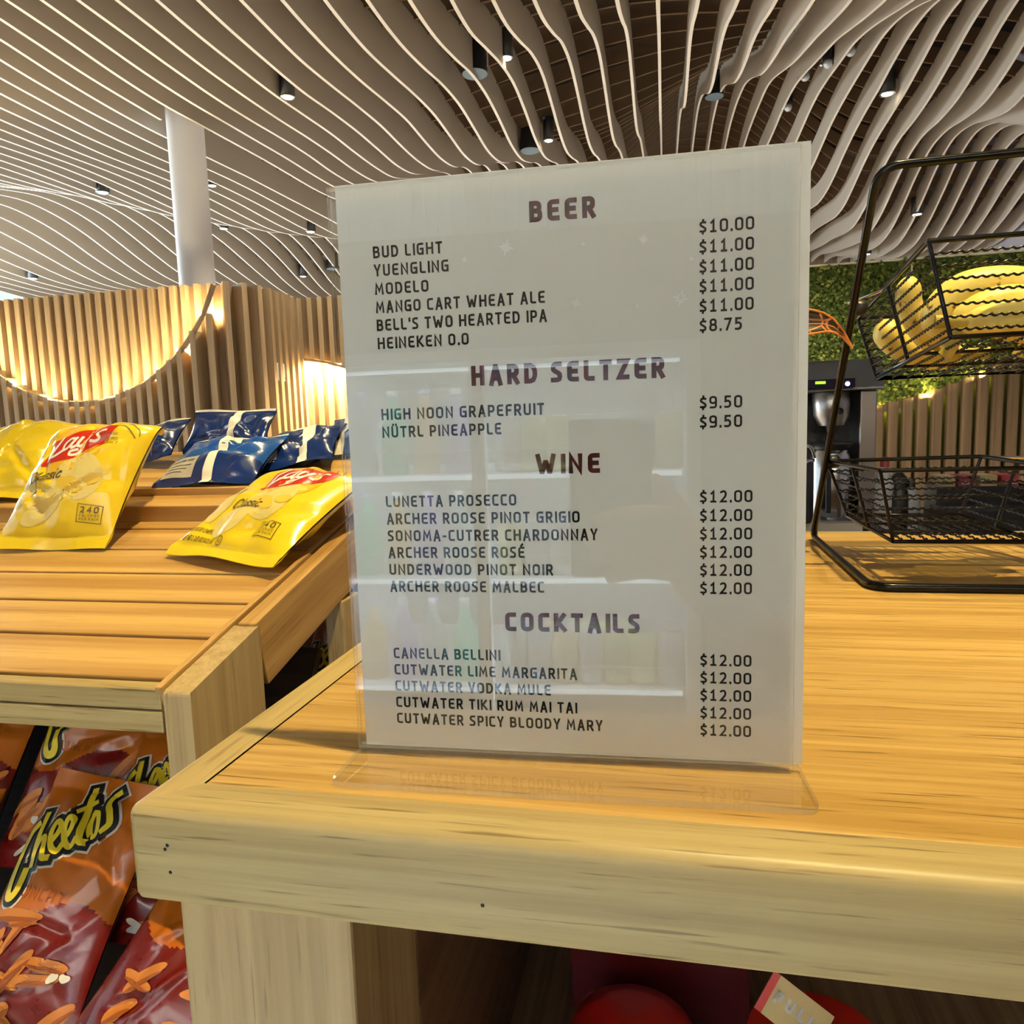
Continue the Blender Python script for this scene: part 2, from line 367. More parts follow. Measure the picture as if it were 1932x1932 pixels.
def put_blob(mb, cx, cy, rx, ry, mapf, matid=0, rings=4, seg=28, rot=0, wob=0, seed=0):
    rnd = random.Random(seed); ph = [rnd.uniform(0, 6.28) for _ in range(3)]
    vs = [mapf(cx, cy)]; fs = []
    for i in range(1, rings+1):
        for j in range(seg):
            a = 2*PI*j/seg; k = i/rings*(1+wob*(math.sin(2*a+ph[0])+.6*math.sin(3*a+ph[1])))
            x = rx*k*math.cos(a); y = ry*k*math.sin(a)
            vs.append(mapf(cx+x*math.cos(rot)-y*math.sin(rot), cy+x*math.sin(rot)+y*math.cos(rot)))
    for j in range(seg): fs.append((0, 1+j, 1+(j+1) % seg))
    for i in range(rings-1):
        for j in range(seg): fs.append((1+i*seg+j, 1+(i+1)*seg+j, 1+(i+1)*seg+(j+1) % seg, 1+i*seg+(j+1) % seg))
    mb.add(vs, fs, matid)
def put_band(mb, lo, hi, mapf, matid=0, rows=5):
    """area between two curves (lists of points of equal length)"""
    P = [[mapf(a[0]+(b[0]-a[0])*j/rows, a[1]+(b[1]-a[1])*j/rows) for j in range(rows+1)] for a, b in zip(lo, hi)]
    mb.grid(P, matid, True)

# ------------------------------------------------------------------ the room shell
FZ = -0.9
def struct(o, label): return tag(o, label, kind='structure')
struct(obj('floor', MB().box(-12, 5.2, -6, 15.6, FZ-.1, FZ), M_FLOOR), 'pale terrazzo floor of the cafe')
struct(obj('ceiling', MB().box(-12, 5.2, -6, 15.6, 5.3, 5.4), M_DARK), 'dark ceiling void above the hanging baffles')
struct(obj('wall_right', MB().box(5.0, 5.2, -6, 15.6, FZ, 5.3), M_GREY), 'plain grey plaster wall at the far right')
struct(obj('wall_back', MB().box(-12, 5.0, 15.4, 15.6, FZ, 5.3), M_WBACK), 'brown wall at the far end of the hall')
wn = MB().box(-7, 5.0, -4.1, -4.0, FZ, 1.31)
wn = obj('wall_near', wn, M_WBACK); struct(wn, 'dark wall behind the viewer, below a pale slatted bulkhead')
ub = MB().box(-7, 5.0, -4.1, -4.02, 1.311, 3.4)
for i in range(150): ub.box(-7+.08*i, -7+.08*i+.035, -4.0199, -3.97, 1.311, 3.4)
obj('bulkhead', ub, M_BAFEDGE, wn)
area_lamp((-.6, -3.3, 2.5), (0, -.75, -.5), 130, (.88, .95, 1.0), 6.0, .1, 2.0)  # added wash, no fitting: brightens the bulkhead for its mirror image
wf = MB()
for y in range(-6, 16, 3): wf.box(-11.6, -11.45, y, y+.1, FZ, 5.3)
for z in (FZ, 1.2, 3.3): wf.box(-11.6, -11.45, -6, 15.4, z, z+.1)
w1 = obj('window_1', wf, M_WHITE); struct(w1, 'tall glazing along the far left side')
obj('window_glass', MB().box(-11.53, -11.52, -6, 15.4, FZ, 5.3), M_GLASS, w1)

# wavy ceiling: one baffle every 24 cm, bottom edges sampled as heights in cm along y = 2.0 .. 15.0
_G = [[int(q) for q in r.split(',')] for r in """295,295,295,295,295,295,295,295,295,295,294,292,289,286,284,282,280,276,274,275,279,285,291,295,297,297,297;295,295,295,295,295,295,295,296,296,297,296,294,291,288,285,283,280,278,276,278,283,289,294,297,299,298,297;295,295,295,295,295,295,296,296,297,298,299,297,294,290,286,283,281,279,279,281,287,293,298,300,301,300,298;295,295,295,295,295,295,296,297,299,301,302,302,299,294,289,285,282,280,281,284,290,296,301,303,303,301,299;295,295,295,295,295,296,296,298,300,303,306,307,306,300,294,287,283,281,282,286,293,299,304,305,305,303,300;295,295,295,295,295,296,297,298,302,306,311,314,313,308,300,292,285,282,283,287,294,301,306,308,306,304,302;295,295,295,295,295,296,297,299,303,309,315,320,321,317,308,298,289,283,283,288,295,303,307,309,308,306,303;295,295,295,295,295,296,298,300,305,311,319,326,330,327,318,306,294,286,284,288,295,303,308,310,309,307,304;295,295,295,295,295,296,298,301,306,313,322,331,337,336,328,315,300,289,285,287,294,302,307,310,310,308,305;295,295,295,295,295,297,299,302,307,315,325,335,343,345,338,325,308,295,287,288,293,300,306,309,309,308,306;295,295,295,295,295,297,299,303,308,316,326,338,347,352,347,335,318,302,291,289,292,298,303,307,309,308,307;295,295,295,295,295,297,300,304,309,317,326,338,349,356,354,344,327,310,297,291,292,296,301,305,307,308,307;295,295,294,294,295,297,300,305,310,317,326,337,348,357,358,351,336,319,304,296,293,295,298,302,305,307,307;295,295,294,294,295,297,301,305,311,317,325,334,345,355,360,356,344,328,313,302,296,294,295,299,303,306,307;295,295,294,294,295,297,301,306,311,317,323,330,340,351,358,358,351,337,322,309,300,295,294,296,300,304,307;295,295,294,294,295,297,301,306,311,316,320,326,334,344,354,358,355,345,332,318,306,297,293,293,297,302,306;296,295,295,294,295,297,301,306,311,315,318,322,328,337,347,355,357,351,341,327,313,301,293,291,295,300,304;296,296,295,294,295,297,301,305,310,314,316,318,321,329,340,350,356,355,348,337,322,306,295,290,292,298,303;297,296,295,295,295,297,300,304,309,312,313,314,316,322,332,343,353,357,355,345,330,312,298,290,291,296,301;297,297,296,295,295,296,299,303,307,310,311,311,311,315,324,336,348,357,359,353,338,319,301,291,290,294,300;298,297,296,295,295,296,298,301,305,308,309,308,308,310,317,328,342,354,360,358,345,326,306,293,289,293,298;298,298,297,295,295,295,297,299,302,305,306,306,305,306,311,321,335,349,360,361,351,332,311,295,290,292,297;298,298,297,295,294,294,295,297,299,302,304,304,303,303,306,315,328,343,357,362,355,337,315,298,291,291,296;298,298,297,295,294,293,293,294,296,299,302,303,302,301,303,309,321,337,352,361,356,340,319,301,292,291,295;297,297,297,295,293,291,291,292,293,296,299,301,301,300,300,305,315,330,346,357,356,343,322,304,294,292,294;296,296,296,294,292,290,289,289,291,294,297,299,300,299,299,302,310,323,340,352,354,343,324,307,296,292,294;294,295,294,293,290,288,287,287,289,292,295,297,298,298,298,300,306,318,333,347,350,342,326,309,297,293,294;292,292,292,291,289,286,285,286,288,291,294,296,297,298,299,300,304,314,327,340,346,340,326,310,299,294,294;290,290,290,289,287,284,283,284,287,290,293,295,297,299,301,302,304,311,322,334,341,337,326,312,301,296,294;287,286,286,286,284,282,282,283,286,289,292,294,297,301,304,305,306,310,318,329,336,334,325,312,302,297,295;284,283,283,283,282,280,280,283,286,289,291,293,297,304,308,310,309,310,316,324,331,331,324,313,304,298,296;281,280,280,280,279,278,279,282,285,288,290,293,299,308,314,316,314,312,314,321,327,329,323,315,306,300,297;278,277,277,277,277,277,278,281,285,288,289,293,302,313,322,324,320,315,314,319,325,327,324,316,308,302,298;277,275,275,275,275,275,277,280,284,287,289,294,305,319,329,331,325,318,315,318,324,327,325,319,311,304,300;276,274,274,274,273,274,276,280,284,286,289,295,309,325,336,338,330,320,315,318,324,328,328,323,315,307,302;277,275,274,273,272,273,275,280,284,286,288,296,312,330,342,342,333,322,316,318,325,332,333,328,319,311,304;278,276,274,273,272,272,276,281,285,286,289,297,314,334,346,345,334,322,316,320,329,337,339,334,325,315,307;280,278,276,273,271,272,276,282,287,287,289,298,316,335,347,345,333,321,317,322,333,344,347,343,332,321,310;283,280,277,274,271,272,278,285,290,290,290,298,315,334,345,343,331,320,318,326,340,352,357,352,341,327,314;286,283,279,274,271,273,280,289,294,293,292,299,314,332,341,339,328,320,320,331,348,362,368,363,350,333,319;288,285,280,274,271,274,283,294,299,298,295,299,312,328,337,335,327,321,325,338,358,374,381,375,360,341,323;290,286,281,274,271,274,286,298,305,303,298,300,311,325,334,333,328,326,332,348,369,387,394,387,370,348,328;291,287,280,273,270,275,288,303,311,308,302,302,312,325,333,335,333,335,344,361,382,400,407,399,380,356,333;292,287,279,271,268,275,290,307,315,313,307,306,314,327,337,342,344,348,359,376,396,413,419,410,389,362,338;292,286,278,270,267,274,291,309,319,317,312,311,320,334,346,354,359,366,377,393,411,425,430,419,397,368,342;292,285,276,268,265,274,291,310,320,320,316,318,329,344,359,369,378,387,397,410,424,436,438,426,402,373,346;291,284,275,267,264,273,290,308,320,322,321,326,339,357,374,387,398,407,416,425,436,444,443,430,406,376,349;290,284,274,266,264,272,288,306,318,322,325,334,350,370,389,404,416,425,432,438,444,448,445,431,407,378,351;290,283,274,266,264,271,286,303,315,322,329,342,361,382,401,416,428,436,441,444,447,447,442,428,405,377,351;289,283,275,268,265,271,284,300,313,322,333,348,368,389,407,421,432,439,444,445,444,442,436,421,400,375,351;290,284,276,270,267,272,283,297,311,323,336,352,372,391,407,418,427,433,437,437,436,433,425,412,393,371,350;290,285,278,272,270,273,282,296,311,325,339,355,372,388,400,407,413,418,422,423,422,418,411,400,384,366,348;291,286,281,275,272,275,283,297,313,329,342,355,368,379,386,390,392,395,399,403,403,401,395,386,374,360,345;291,288,283,278,275,277,285,300,317,333,346,354,362,368,370,369,368,369,373,378,381,380,377,370,362,353,342;292,289,285,281,278,280,289,304,323,339,349,352,354,355,354,349,344,342,346,352,358,359,358,354,351,346,339;293,291,287,284,281,283,293,310,330,345,351,350,346,344,340,333,324,319,320,327,334,338,339,339,340,339,335;294,292,289,286,283,286,297,315,336,350,353,346,339,335,331,323,311,301,300,306,313,319,322,325,329,332,332;294,293,290,287,285,288,300,320,341,354,352,342,333,329,328,320,306,292,285,288,295,302,307,313,320,326,329;294,293,291,288,287,290,303,323,343,354,349,336,327,326,329,323,307,289,278,276,281,288,295,303,312,321,325;295,293,291,289,288,292,304,324,343,350,343,329,321,325,332,330,314,292,275,269,272,278,285,295,306,316,322;295,294,292,289,288,292,305,323,339,343,334,319,313,322,335,338,323,298,277,266,266,270,278,289,301,312,319;295,294,292,289,288,292,303,319,332,333,321,306,303,316,335,343,331,305,281,266,263,266,274,285,298,309,316;295,294,292,290,289,292,301,314,323,320,306,291,290,307,331,343,334,310,284,267,262,264,271,282,295,307,314;295,294,292,290,289,291,298,308,312,306,290,275,275,294,321,337,332,311,286,269,262,264,271,281,294,305,311;295,294,292,290,289,290,295,301,302,292,274,258,258,277,305,325,324,307,285,269,263,264,271,281,293,303,309;295,294,292,290,289,289,292,295,292,279,259,242,240,258,286,307,311,300,282,269,264,266,273,282,292,301,307;295,294,292,291,289,289,290,289,283,268,247,230,230,239,265,287,295,289,277,268,265,268,274,283,292,300,305""".split(';')]
BX0, BDX, BY0 = -10.9287, 0.24, 2.0
def _cub(row, y):
    t = (y-BY0)/0.5
    if t <= 0: return row[0]/100
    if t >= len(row)-1: return row[-1]/100
    i = int(t); f = t-i
    p = [row[max(i-1, 0)], row[i], row[i+1], row[min(i+2, len(row)-1)]]
    return (p[1]+.5*f*(p[2]-p[0]+f*(2*p[0]-5*p[1]+4*p[2]-p[3]+f*(3*(p[1]-p[2])+p[3]-p[0]))))/100
def ceil_z(x, y):
    t = min(max((x-BX0)/BDX, 0), len(_G)-1.001); i = int(t); f = t-i
    return _cub(_G[i], y)*(1-f)+_cub(_G[i+1], y)*f
ys = [-5+.5*i for i in range(14)]+[2+.11*i for i in range(122)]
for i, row in enumerate(_G):
    x = BX0+BDX*i; th = .0125; H = .27
    sel = ys
    if i == 29: sel = [y for y in ys if y < 5.32]
    P = []
    for y in sel:
        z = _cub(row, y)
        P.append([(x-th, y, z), (x+th, y, z), (x+th, y, z+H), (x-th, y, z+H)])
    mb = MB(); vs = [p for r in P for p in r]; fs = []
    for a in range(len(P)-1):
        for j in range(4): fs.append((a*4+j, a*4+(j+1) % 4, (a+1)*4+(j+1) % 4, (a+1)*4+j))
    mb.add(vs, fs, 0, False); mb.add(P[0], [(0, 1, 2, 3)]); mb.add(P[-1], [(3, 2, 1, 0)])
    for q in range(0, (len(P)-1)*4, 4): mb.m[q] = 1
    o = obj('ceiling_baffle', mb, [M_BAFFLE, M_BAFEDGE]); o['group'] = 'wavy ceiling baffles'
    struct(o, 'pale felt ceiling baffle with a wavy lower edge')
xs = [BX0+BDX*i for i in range(len(_G))]
for k in range(44):
    y = 1.4+.31*k; P = []
    for x in xs:
        z = ceil_z(x, y)+.25
        P.append([(x, y-.011, z), (x, y+.011, z), (x, y+.011, z+.15), (x, y-.011, z+.15)])
    vs = [p for r in P for p in r]; fs = []
    for a in range(len(P)-1):
        for j in range(4): fs.append((a*4+j, a*4+(j+1) % 4, (a+1)*4+(j+1) % 4, (a+1)*4+j))
    o = obj('ceiling_batten', MB().add(vs, fs), M_BATTEN); o['group'] = 'brown battens over the ceiling baffles'
    struct(o, 'brown cross batten above the ceiling baffles')

struct(obj('column', MB().lathe([(.15, FZ), (.15, 5.2)], 40, M=T(-3.885, 5.5, 0)), M_WHITE), 'round white column behind the slatted partition')

# slatted partition on the left: plan path with outward normals
ZT = 1.40
path = []; y = 0
def seg(a, b, n):
    a = Vector(a); b = Vector(b); k = int(round((b-a).length/.1))
    for i in range(k): path.append((a+(b-a)*(i/k), Vector(n)))
seg((-7.45, 5.0), (-3.55, 5.0), (0, -1))
for i in range(5):
    q = R(-90+90*(i+.2)/5); n = Vector((math.cos(q), math.sin(q))); path.append((Vector((-3.55, 5.3))+n*.3, n))
seg((-3.25, 5.33), (-3.25, 5.95), (1, 0)); seg((-3.2, 5.985), (-1.4, 5.985), (0, -1))
def arcz(x, y):
    """height where the front layer stops: (low, high) of the recessed, lit field"""
    if y < 5.05 and abs(x+4.600) < 1.374: return 1.883-math.sqrt(1.3746**2-(x+4.600)**2), ZT
    if y > 5.94 and abs(x+3.325) < 2.006: return FZ, -1.123+math.sqrt(2.0065**2-(x+3.325)**2)
    return None
panel = MB(); slats = MB()
pl = [(-7.5, 5.0), (-3.55, 5.0)]+[(-3.55+.3*math.cos(R(a)), 5.3+.3*math.sin(R(a))) for a in range(-75, 1, 15)]+[(-3.25, 5.985), (-1.4, 5.985)]
bk = [(-1.4, 6.1), (-3.37, 6.1), (-3.37, 5.3)]+[(-3.55+.18*math.cos(R(a)), 5.3+.18*math.sin(R(a))) for a in (-30, -60)]+[(-3.55, 5.12), (-7.5, 5.12)]
panel.prism(pl+bk, FZ, ZT-.004)
for p, n in path:
    t = Vector((-n.y, n.x)); hw = .0225
    def col(d0, d1, z0, z1, w=hw):
        q = [p-t*w+n*d0, p+t*w+n*d0, p+t*w+n*d1, p-t*w+n*d1]
        if (q[1]-q[0]).cross(q[2]-q[1]) < 0: q.reverse()
        slats.prism([(a.x, a.y) for a in q], z0, z1)
    rec = arcz(p.x, p.y)
    if rec is None: col(0, .16, FZ, ZT)
    else:
        lo, hi = rec
        col(0, .05, FZ, ZT)
        if lo > FZ+.01:
            if lo < ZT: col(.05, .16, FZ, lo)
        elif hi < ZT: col(.05, .16, hi, ZT)
wl = obj('wall_left', panel, M_WBACK); struct(wl, 'curving partition of vertical wood slats with backlit round recesses')
obj('slat_screen', slats, M_WSLAT, wl)
def led(cx, cz, r, a0, a1, y, name, parent, n=60, off=.014):
    pts = [(cx+(r+off)*math.cos(R(a0+(a1-a0)*i/n)), y, cz+(r+off)*math.sin(R(a0+(a1-a0)*i/n))) for i in range(n+1)]
    o = obj(name, MB().tube(pts, .006, 6), M_LED, parent); o['label'] = 'glowing warm strip light'
    return o
led(-4.600, 1.883, 1.3746, 201, 338, 4.875, 'led_strip', wl)
led(-3.325, -1.123, 2.0065, 40, 88, 5.86, 'led_strip', wl, off=-.02)
ch = MB()
def chan(cx, cz, r0, r1, a0, a1, y0, y1, n=60):
    P = []
    for i in range(n+1):
        a = R(a0+(a1-a0)*i/n); c, s = math.cos(a), math.sin(a)
        P.append([(cx+r0*c, y0, cz+r0*s), (cx+r1*c, y0, cz+r1*s), (cx+r1*c, y1, cz+r1*s), (cx+r0*c, y1, cz+r0*s), (cx+r0*c, y0, cz+r0*s)])
    ch.grid(P, 0, False)
chan(-4.600, 1.883, 1.376, 1.42, 201, 338, 4.85, 4.856)
chan(-3.325, -1.123, 1.98, 2.0055, 40, 88, 5.84, 5.846)
obj('strip_channel', ch, M_WBACK, wl)

for i in range(9):
    q = R(212+i*14.5); cx, cz = -4.600+1.395*math.cos(q), 1.883+1.395*math.sin(q)
    area_lamp((cx, 4.872, cz), (-math.cos(q)*.8, .34, -math.sin(q)*.8), 6.5, (1.0, .74, .34), .30, .02)
for i in range(4):
    q = R(58+i*9); cx, cz = -3.325+1.99*math.cos(q), -1.123+1.99*math.sin(q)
    area_lamp((cx, 5.862, cz), (-math.cos(q)*.8, .26, -math.sin(q)*.8), 26, (1.0, .74, .34), .30, .02)
for i in range(5):
    q = R(268+i*6.5); cx, cz = 1.0337+2.880*math.cos(q), 3.0372+2.880*math.sin(q)
    area_lamp((cx, 5.052, cz), (-math.cos(q)*.8, .15, -math.sin(q)*.8), 3.0, (1.0, .80, .30), .32, .02)
# moss wall on the right with wood slats under a round arc
ZM = 1.20
AC = (1.0337, 3.0372, 2.8372)
def arc_r(x): return AC[1]-math.sqrt(AC[2]**2-(x-AC[0])**2)
wr = obj('wall_front', MB().box(.6, 4.2, 5.1, 5.2, FZ, ZM), M_WBACK); struct(wr, 'moss covered partition with wood slats at its foot')
sl = MB(); x = .65
while x < 3.3:
    w = .033; z1 = arc_r(x)
    for side in (0,): sl.prism([(x-w, 4.98), (x+w, 4.98), (x+w, 5.03), (x-w, 5.03)], FZ, z1)
    x += .09
obj('slat_screen', sl, M_RSLAT, wr, bevel=.012)
o = obj('led_strip', MB().tube([(AC[0]+(AC[2]+.030)*math.cos(R(a)), 5.05, AC[1]+(AC[2]+.030)*math.sin(R(a))) for a in [264+i*.8 for i in range(58)]], .006, 6), M_LED, wr); o['label'] = 'glowing warm strip light'
ch = MB(); chan(AC[0], AC[1], AC[2]+.003, AC[2]+.055, 264, 311, 5.032, 5.037); obj('strip_channel', ch, M_RSLAT, wr)
rnd = random.Random(5); moss = MB()
for _ in range(17000):
    px = rnd.uniform(.75, 3.2); pz = rnd.uniform(-.1, ZM-.01)
    if pz < arc_r(px)-.02: continue
    a = rnd.uniform(0, 6.28); L = rnd.uniform(.018, .034); wd = L*.42; d = rnd.uniform(.0, .05); tz = rnd.uniform(.1, .8)
    ux, uz = math.cos(a), math.sin(a)
    b = Vector((px, 5.085-d*.6, pz)); tip = b+Vector((ux*L, -L*tz, uz*L)); mid = b+Vector((ux*L*.5, -L*tz*.75, uz*L*.5)); sd = Vector((-uz*wd, 0, ux*wd))
    moss.add([b, mid+sd, tip, mid-sd], [(0, 1, 2), (0, 2, 3)], rnd.choice((0, 0, 0, 1, 2)))
MOSS = [mat('moss_green', (.10, .135, .022), .8, spec=.2), mat('moss_olive', (.25, .26, .045), .8, spec=.2), mat('moss_deep', (.035, .060, .012), .8, spec=.2)]
mbk = MB().box(.75, 3.25, 5.085, 5.1, -.2, ZM-.005)
o = obj('moss_backing', mbk, MOSS[0], wr)
o = obj('moss', moss, MOSS, wr); o['kind'] = 'stuff'
M_CREAM = mat('cream_trim', (.88, .84, .56), .5)
struct(obj('trim_1', MB().box(.6, 4.2, 5.06, 5.2, ZM, ZM+.012), M_CREAM), 'pale cream trim along the top of the moss wall')
struct(obj('trim_2', MB().box(1.742, 1.752, 5.05, 5.07, .92, ZM), M_CREAM), 'thin pale upright trim on the moss wall')

# small white box on the slatted return wall
wb = thing('wall_thermostat', 'small white control box fixed on the narrow wood slats', 'thermostat', T(-3.14, 5.48, .715))
obj('housing', MB().box(0, .03, -.085, .075, -.075, .08), M_WHITE, wb, bevel=.008)
obj('face_plate', MB().box(.03, .034, -.05, .04, -.04, .045), mat('offwhite', (.62, .6, .56), .5), wb, bevel=.004)

# ------------------------------------------------------------------ ceiling fittings
def downlight(loc, label, lamp=0, r=.055, length=.22):
    t = thing('downlight', label, 'ceiling light', T(*loc), 'cylinder downlights in the wavy ceiling')
    obj('housing', MB().lathe([(r*.9, .002), (r, 0), (r, length)], 24), M_BLACKP, t)
    obj('trim_ring', MB().lathe([(r*.78, -.002), (r*1.0, -.003), (r*1.02, .004), (r*.9, .004)], 24, cap=False), M_CHROME, t)
    o = obj('lamp_lens', MB().lathe([(.001, .0), (r*.72, .0), (r*.72, .006)], 24), M_LENS, t); o['label'] = 'glowing warm lens'
    if lamp:
        s = spot('downlight_lamp', (loc[0], loc[1], loc[2]-.01), (loc[0], loc[1], FZ), lamp, (1.0, .86, .62), 100, .7, .05)
        s.parent = None
    return t
downlight((-2.697, 5.093, 2.764), 'black cylinder downlight between the baffles above the white column', 130)
downlight((-1.062, 5.560, 3.05), 'black cylinder downlight beside the larger drum speaker', 130)
downlight((-0.995, 7.261, 3.045), 'black cylinder downlight beside the smaller drum speaker, just above the menu stand', 130)
downlight((2.396, 8.171, 3.462), 'bright downlight right of the glass ball lights', 130, .075, .3)
downlight((3.493, 10.756, 2.874), 'downlight at the right above the wire rack', 0, .075)
downlight((-6.34, 7.387, 3.089), 'downlight in the left wave of the ceiling, left of the column', 130, .075)
downlight((-4.76, 7.174, 2.948), 'downlight peeking out at the right edge of the column', 0)
downlight((-6.83, 10.587, 3.53), 'flat looking downlight right of the column where the ceiling waves meet', 0, .075)
downlight((-4.665, 9.287, 2.973), 'downlight just left of the menu stand in the lower waves', 0, .07)
downlight((-6.486, 12.528, 3.13), 'small distant downlight above the return of the slatted partition', 0, .07)
downlight((-9.866, 9.864, 2.83), 'distant downlight at the far left above the slatted partition', 0, .075)
downlight((3.269, 12.369, 2.727), 'distant downlight partly behind the upright of the wire rack', 0, .07)
for _i, (_x, _y) in enumerate(((-4.4, 2.6), (-2.2, 3.2), (1.0, 3.9), (3.6, 3.4), (-6.8, 3.2), (-9, 5.5), (3.2, 7.6), (0, 8.2), (-2.6, 8.6), (-5.8, 8.8), (-9, 9), (-7, 12), (-3.5, 12), (0, 12), (3.4, 11.5))):  # added spots without fittings; the lit floor brightens the baffles from below
    spot('added_floor_spot', (_x, _y, 2.62), (_x, _y, FZ), 430, (1.0, .94, .85), 80, .5, .06) if _x < .5 else spot('added_floor_spot', (_x, _y, 2.62), (_x, _y, FZ), 190, (1.0, .94, .85), 80, .5, .06)
def speaker(loc, label, r=.105):
    t = thing('ceiling_speaker', label, 'speaker', T(*loc), 'drum speakers hanging in the ceiling')
    obj('housing', MB().lathe([(r, .0), (r*.97, .06), (r*.8, .30)], 32), M_BLACKP, t)
    obj('grille', MB().lathe([(.001, -.002), (r*.93, -.002), (r*.99, .003)], 32), mat('grille_blue_grey', (.17, .24, .30), .6), t)
    obj('hanger', MB().tube([(r*1.02, 0, .05), (r*1.02, 0, .5)], .006, 6), M_WHITE, t)
speaker((-1.328, 5.598, 2.985), 'larger black drum speaker with blue grey grille, top centre of the ceiling')
speaker((-1.208, 7.376, 3.011), 'black drum speaker just above the top edge of the menu stand')
speaker((0.76, 9.439, 4.16), 'black drum speaker among the white curving baffles on the right', .115)
speaker((-5.954, 12.688, 3.257), 'dark drum speaker seen beside the left edge of the menu stand', .12)
def ballspot(loc, label):
    t = thing('glass_ball_light', label, 'ceiling light', T(*loc), 'row of black fittings with clear glass balls')
    obj('housing', MB().lathe([(.05, .035), (.055, .05), (.055, .16), (.03, .165)], 20), M_BLACKP, t)
    obj('mount', MB().box(-.012, .012, -.012, .012, .16, .4), M_BLACKP, t)
    prof = [(.045*math.sin(PI*i/14)+.0005, -.045*math.cos(PI*i/14)) for i in range(15)]
    obj('glass_ball', MB().lathe(prof, 20), mat('clear_ball', (.55, .6, .65), .05, metal=.0, spec=1.0, coat=1.0), t)
    obj('side_ball', MB().lathe([(a*.45, z*.45) for a, z in prof], 14, M=T(-.06, 0, 0)), M_CHROME, t)
ballspot((1.861, 7.38, 3.575), 'black fitting with glass ball, uppermost of the row of four')
ballspot((1.73, 7.72, 3.639), 'black fitting with glass ball, second from the top of the row')
ballspot((1.615, 8.277, 3.776), 'black fitting with glass ball, third from the top of the row')
ballspot((1.61, 9.341, 3.897), 'black fitting with glass ball, lowest of the row of four')

# ------------------------------------------------------------------ main counter
XL, XR, YF, YB, TH, EW = -0.1084, 2.30, -0.0807, 0.785, 0.0461, 0.0244
ctr = thing('service_counter', 'oak counter with thick mitred edge, carrying the clear menu stand', 'counter', T(XL, YF, FZ))
def child(name, mb, m, p, **k):
    """part given in world coordinates under a root that has its own place"""
    o = obj(name, mb, m, None, **k); o.parent = p; o.matrix_parent_inverse = p.matrix_world.inverted(); return o
def prof_pts(r=.0065):
    P = [(EW, -.0), (r, -.0)]
    for i in range(1, 6): a = R(90*i/6); P.append((r-r*math.sin(a), -r+r*math.cos(a)))
    P += [(0, -r), (0, -TH+.003), (.0009, -TH+.0009), (.003, -TH), (EW, -TH)]
    return P
rc = .006
def corner(d, phi):
    if d <= rc: return (XL+rc+math.cos(phi)*(rc-d), YF+rc+math.sin(phi)*(rc-d))
    return (XL+d, YF+d)
PF = prof_pts()
def edging(front):
    P = []
    for j in range(4):
        phi = R(225+15*j) if front else R(225-15*j)
        P.append([(*corner(d, phi), z) for d, z in PF])
    for q in ([.05, .3, 1.0, XR-XL] if front else [.05, .3, .6, YB-YF]):
        P.append([((XL+max(q, d), YF+d, z) if front else (XL+d, YF+max(q, d), z)) for d, z in PF])
    if not front: P = [r[::-1] for r in P]
    mb = MB(); mb.grid(P, 0, True); return mb
e1 = child('front_edging', edging(True), M_EDGE_X, ctr); e2 = child('side_edging', edging(False), M_EDGE_Y, ctr)
for e in (e1, e2):
    for p in e.data.polygons: p.use_smooth = True
    m = e.modifiers.new('split', 'EDGE_SPLIT'); m.split_angle = R(40)
child('groove', MB().box(XL+EW-.001, XR, YF+EW-.001, YB, -TH+.001, -.0016), mat('dark_joint', (.24, .15, .05), .8), ctr)
child('counter_top', MB().box(XL+EW+.0010, XR, YF+EW+.0003, YB-.022, -.02, 0), M_TOP, ctr, bevel=.0006)
child('back_edging', MB().box(XL+EW, XR, YB-.0215, YB, -TH, 0), M_EDGE_X, ctr, bevel=.003)
child('front_post', MB().box(-.099, -.009, -.062, .02, FZ, -TH), M_LEG, ctr, bevel=.002)
child('side_panel', MB().box(-.094, -.07, .02, .76, FZ, -TH), M_LEG, ctr)
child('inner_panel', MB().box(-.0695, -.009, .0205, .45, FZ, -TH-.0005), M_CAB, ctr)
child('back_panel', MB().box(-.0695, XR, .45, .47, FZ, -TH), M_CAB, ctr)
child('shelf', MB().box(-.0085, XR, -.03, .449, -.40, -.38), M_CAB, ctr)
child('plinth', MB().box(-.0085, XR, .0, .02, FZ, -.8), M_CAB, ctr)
# small nail holes on the front edge, left of the corner
for x, z in ((-.0872, -.0175), (-.0885, -.0195), (-.0868, -.0305), (.060, -.030)):
    child('nail_hole', MB().lathe([(.0001, 0), (.0009, 0)], 8, M=Matrix.Translation((x, YF-.0001, z)) @ Matrix.Rotation(R(90), 4, 'X'), cap=False), M_INK, ctr)

# ------------------------------------------------------------------ clear menu stand and the card in it
SY, SX0, SY0 = 0.03562, -0.01855, -0.01173
MS = Matrix.Translation((SX0, SY0, 0)) @ Matrix.Rotation(SY, 4, 'Z')
st = thing('menu_stand', 'clear acrylic menu stand with a bent foot, on the oak counter', 'sign holder', MS)
def acr(name, x0, x1, y0, y1, z0, z1, mats=None):
    mb = MB(); mb.box(x0, x1, y0, y1, z0, z1)
    for i, f in enumerate(mb.f):
        if (y1-y0) < (z1-z0): mb.m[i] = 0 if i in (2, 4) else 1
        else: mb.m[i] = 0 if i in (0, 1) else 1
    return obj(name, mb, [M_ACR, M_ACRE], st)
acr('front_sheet', -.0035, .2114, -.0030, -.0011, .0035, .2822)
acr('rear_sheet', -.0035, .2114, .0008, .0027, .0035, .2822)
acr('top_fold', -.0035, .2114, -.0011, .0008, .2812, .2822)
ft = []
x0, x1, y0, r = -.0037, .2155, -.0395, .006
